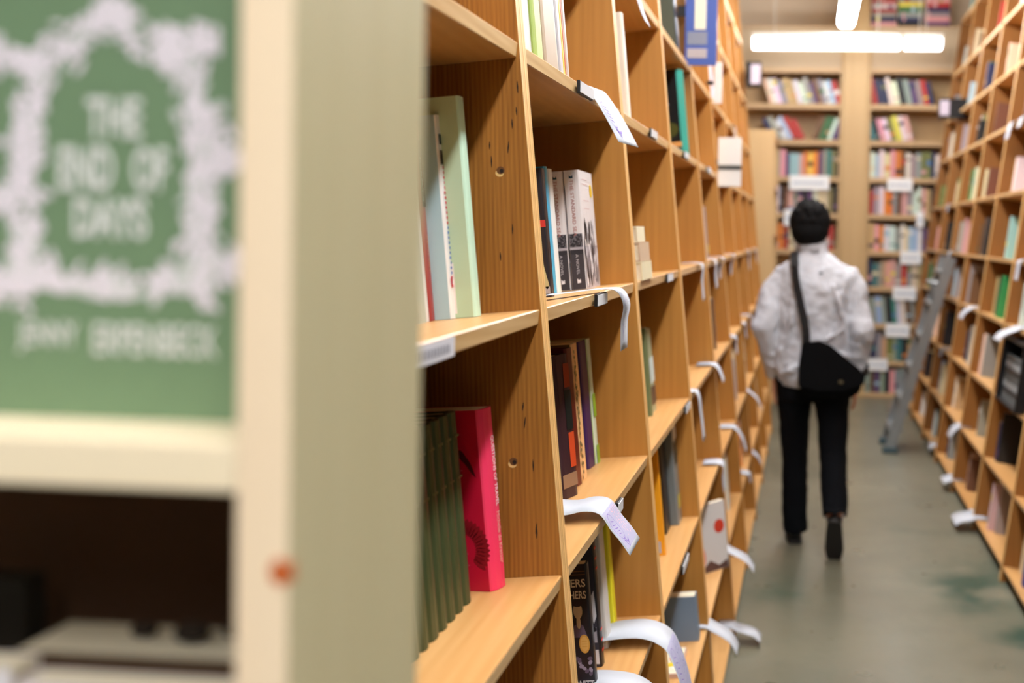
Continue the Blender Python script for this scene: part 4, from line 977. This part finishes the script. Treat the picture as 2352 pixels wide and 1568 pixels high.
# jacket
bm = new()
rings(bm, [((.0, .0, .792), .168, .118), ((.0, 0, .83), .180, .130), ((0, 0, .93), .182, .132), ((.0, 0, 1.05), .180, .128), ((.0, -.005, 1.18), .186, .130), ((.002, -.008, 1.27), .192, .124), ((.0, -.008, 1.335), .182, .110), ((-.003, -.005, 1.375), .150, .094), ((-.006, -.002, 1.405), .108, .082), ((-.010, .0, 1.430), .078, .074), ((-.014, .004, 1.475), .068, .070)], 28)
for (a, b_, c), sx in (((SL, EL, WL), -1), ((SR, ER, WR), 1)):
    A, B, Cc = Vector(a), Vector(b_), Vector(c)
    tube(bm, [A + Vector((-sx * .03, 0, .01)), A.lerp(B, .35) + Vector((sx * .008, 0, 0)), A.lerp(B, .7), B + Vector((sx * .004, -.006, 0)), B.lerp(Cc, .3), B.lerp(Cc, .65), Cc + Vector((0, 0, -.005))], [.062, .064, .064, .064, .060, .054, .042], 16)
    ball(bm, A + Vector((-sx * .012, 0, -.012)), .058)
    for k in range(3):   # gathered folds at the forearm
        p = B.lerp(Cc, .30 + k * .24); tube(bm, [p + Vector((-.035, -.045, .012)), p + Vector((0, -.06, -.004)), p + Vector((.04, -.04, .014))], .012, 6)
for p0, p1 in (((.09, -.125, 1.28), (.16, -.12, 1.02)), ((.06, -.13, 1.02), (.16, -.115, 1.10)), ((.10, -.135, .98), (.17, -.10, .93)), ((-.10, -.13, 1.2), (-.13, -.12, .98)), ((-.06, -.13, .90), (-.14, -.11, .86))):
    P0, P1 = Vector(p0), Vector(p1); tube(bm, [P0, P0.lerp(P1, .5) + Vector((.01, -.004, 0)), P1], [.006, .012, .006], 6)
j = remesh(obj('jacket', bm, M_JK, person), .006, 5, .6)
clouds(j, .13, .034); clouds(j, .045, .012); bpy.context.view_layer.update(); bake(j)
bm = new()
for k in range(24):
    a = 2 * PI * k / 24
bm.free()
bm = new(); n_ = 32; pr = []
for z, r1, r2 in ((1.425, .079, .076), (1.490, .071, .072), (1.488, .064, .066), (1.425, .070, .068)):
    pr.append([bm.verts.new((-.012 + r1 * math.cos(2 * PI * k / n_), .004 + r2 * math.sin(2 * PI * k / n_), z)) for k in range(n_)])
for i in range(4):
    for k in range(n_): bm.faces.new((pr[i][k], pr[i][(k + 1) % n_], pr[(i + 1) % 4][(k + 1) % n_], pr[(i + 1) % 4][k]))
obj('collar', bm, M_JK, person, smooth=True)
bm = new(); bx(bm, -.012, .004, -.004, 0, -.004, .006, bevel=.001); obj('logo_patch', bm, mat('logo_grey', (110, 108, 112)), person, (.035, -.121, 1.335))
# trousers
bm = new()
rings(bm, [((0, 0, .72), .155, .105), ((0, 0, .80), .160, .115), ((0, 0, .88), .155, .115)], 24)
for a, b_, c, ex in ((HL, KL, AL, (-.062, .125, .062)), (HR, KR, AR, (.118, -.190, .215))):
    A, B, Cc = Vector(a), Vector(b_), Vector(c)
    tube(bm, [A + Vector((0, 0, -.02)), A.lerp(B, .35), A.lerp(B, .7), B, B.lerp(Cc, .3), B.lerp(Cc, .65), Cc, Vector(ex)], [.092, .086, .074, .066, .066, .064, .062, .064], 18)
    ball(bm, B, .066)
    tube(bm, [Cc + Vector((-.05, -.03, .03)), Cc + Vector((0, -.062, .022)), Cc + Vector((.05, -.03, .034))], .010, 6)
tr = remesh(obj('trousers', bm, M_TR, person), .006, 4, .6); clouds(tr, .09, .016); bpy.context.view_layer.update(); bake(tr)
# shoes
def shoe(name, M_):
    rt = obj(name, (lambda b: (ball(b, (0, .01, .05), (.036, .05, .045)), ball(b, (0, .10, .040), (.040, .085, .034)), ball(b, (0, .16, .034), (.040, .045, .028)), tube(b, [(0, .0, .045), (0, .0, .095)], [.036, .038], 14), b)[-1])(new()), M_SHOE, person)
    remesh(rt, .005, 3); rt.matrix_local = M_; bpy.context.view_layer.update(); bake(rt)
    bm = new(); pts = [(-.034, -.03), (-.040, .05), (-.044, .13), (-.036, .185), (-.012, .212), (.012, .212), (.036, .185), (.044, .13), (.040, .05), (.034, -.03), (.020, -.046), (-.020, -.046)]
    prism(bm, pts, 'z', .0, .020); bmesh.ops.bevel(bm, geom=bm.edges[:], offset=.003, segments=2, affect='EDGES'); obj('sole', bm, M_SOLE, rt)
    bm = new(); tube(bm, [(0, -.004, .080), (0, -.004, .118)], [.044, .043], 16); obj('heel_trim', bm, M_SOCK, rt, smooth=True)
shoe('shoe', Matrix.Translation((-.066, .115, 0)) @ Matrix.Rotation(.06, 4, 'Z'))
shoe('shoe', Matrix.Translation((.116, -.262, .165)) @ Matrix.Rotation(-.05, 4, 'Z') @ Matrix.Rotation(-1.02, 4, 'X'))

# crossbody bag: a thing of its own, worn by the person
bag = empty('shoulder_bag', (PX_ + .12, PY_ - .20, .88)); tag(bag, 'black messenger bag slung across the back of the walking person', 'bag')
def W(x, y, z): return (x - .12, y + .20, z - .88)      # person-local to bag-local
bm = new()
out = [(-.045, 1.015), (.03, 1.022), (.075, 1.005), (.14, .955), (.205, .905), (.235, .875), (.23, .83), (.205, .775), (.12, .755), (.02, .752), (-.035, .765), (-.055, .80), (-.06, .90)]
prism(bm, [(p[0] - .12, p[1] - .88) for p in out], 'y', -.045, .045); bmesh.ops.bevel(bm, geom=bm.edges[:], offset=.015, segments=3, affect='EDGES')
o = obj('bag_body', bm, mat('black_nylon', (8, 8, 10), .85, .1, bump=.3, vscale=120), bag, smooth=True)
clouds(o, .08, .012)
bm = new(); fl = [(p[0] * 1.02 - .1225, (p[1] - .88) * 1.02) for p in out if p[1] > .80] + [(-.06 - .12, .83 - .88)]
fl = [(-.05, 1.02), (.03, 1.03), (.08, 1.012), (.145, .960), (.21, .910), (.242, .875), (.235, .835), (.15, .80), (.03, .795), (-.062, .815), (-.064, .90)]
prism(bm, [(p[0] - .12, p[1] - .88) for p in fl], 'y', -.058, -.046); bmesh.ops.bevel(bm, geom=bm.edges[:], offset=.004, segments=2, affect='EDGES')
obj('flap', bm, mat('black_flap', (7, 7, 9), .85, .1, bump=.2, vscale=90), bag, smooth=False)
bm = new(); bx(bm, .0, .022, -.062, -.0585, -.045, -.030, bevel=.002); obj('buckle', bm, mat('dull_brass', (80, 70, 50), .4, metal=.6), bag)
strap_pts = [(-.03, -.165, .99), (-.035, -.170, 1.08), (-.062, -.160, 1.20), (-.085, -.142, 1.30), (-.092, -.115, 1.375), (-.098, -.06, 1.425), (-.095, .0, 1.432), (-.07, .09, 1.40), (-.02, .145, 1.28), (.06, .165, 1.12), (.15, .155, .98), (.225, .09, .90), (.262, .0, .885), (.262, -.10, .885), (.235, -.18, .875)]
bm = new(); cl = crv(strap_pts, 60); prev = None
for i, p in enumerate(cl):
    tt = (cl[min(i + 1, len(cl) - 1)] - cl[max(i - 1, 0)]).normalized(); rad = Vector((p.x, p.y * 1.2, 0)) if p.z < 1.36 else Vector((p.x * .3, p.y * .5, .12)); rad.normalize()
    sd = tt.cross(rad).normalized() * .019; nn = sd.cross(tt).normalized() * .0018
    r = [bm.verts.new(Vector(W(*(p + a_ * sd + b_ * nn)))) for a_, b_ in ((-1, -1), (1, -1), (1, 1), (-1, 1))]
    if prev:
        for k in range(4): bm.faces.new((prev[k], prev[(k + 1) % 4], r[(k + 1) % 4], r[k]))
    else: bm.faces.new(r)
    prev = r
bm.faces.new(prev[::-1]); obj('strap', bm, mat('black_webbing', (15, 15, 17), .7), bag)

# everything standing in the leaning rows leans back with its shelf
bpy.context.view_layer.update()
for o in list(C.objects):
    if o.parent or o.get('category') not in ('book', 'block', 'box file', 'crate', 'case'): continue
    x, y, z = o.location
    if x < -.2 and .72 < y < 9.0: Zs, face, k = LZ, lface, -math.atan(.10)
    elif x > .85 and y < 10.82: Zs, face, k = RZ, rface, math.atan(.13)
    else: continue
    zs = max(q for q in Zs if q <= z + .002); Pv = Vector((face(zs), 0, zs)); Rr = Matrix.Rotation(k, 4, 'Y')
    o.matrix_world = Matrix.Translation(Pv + Vector((0, 0, .0006))) @ Rr @ Matrix.Translation(-Pv) @ o.matrix_world
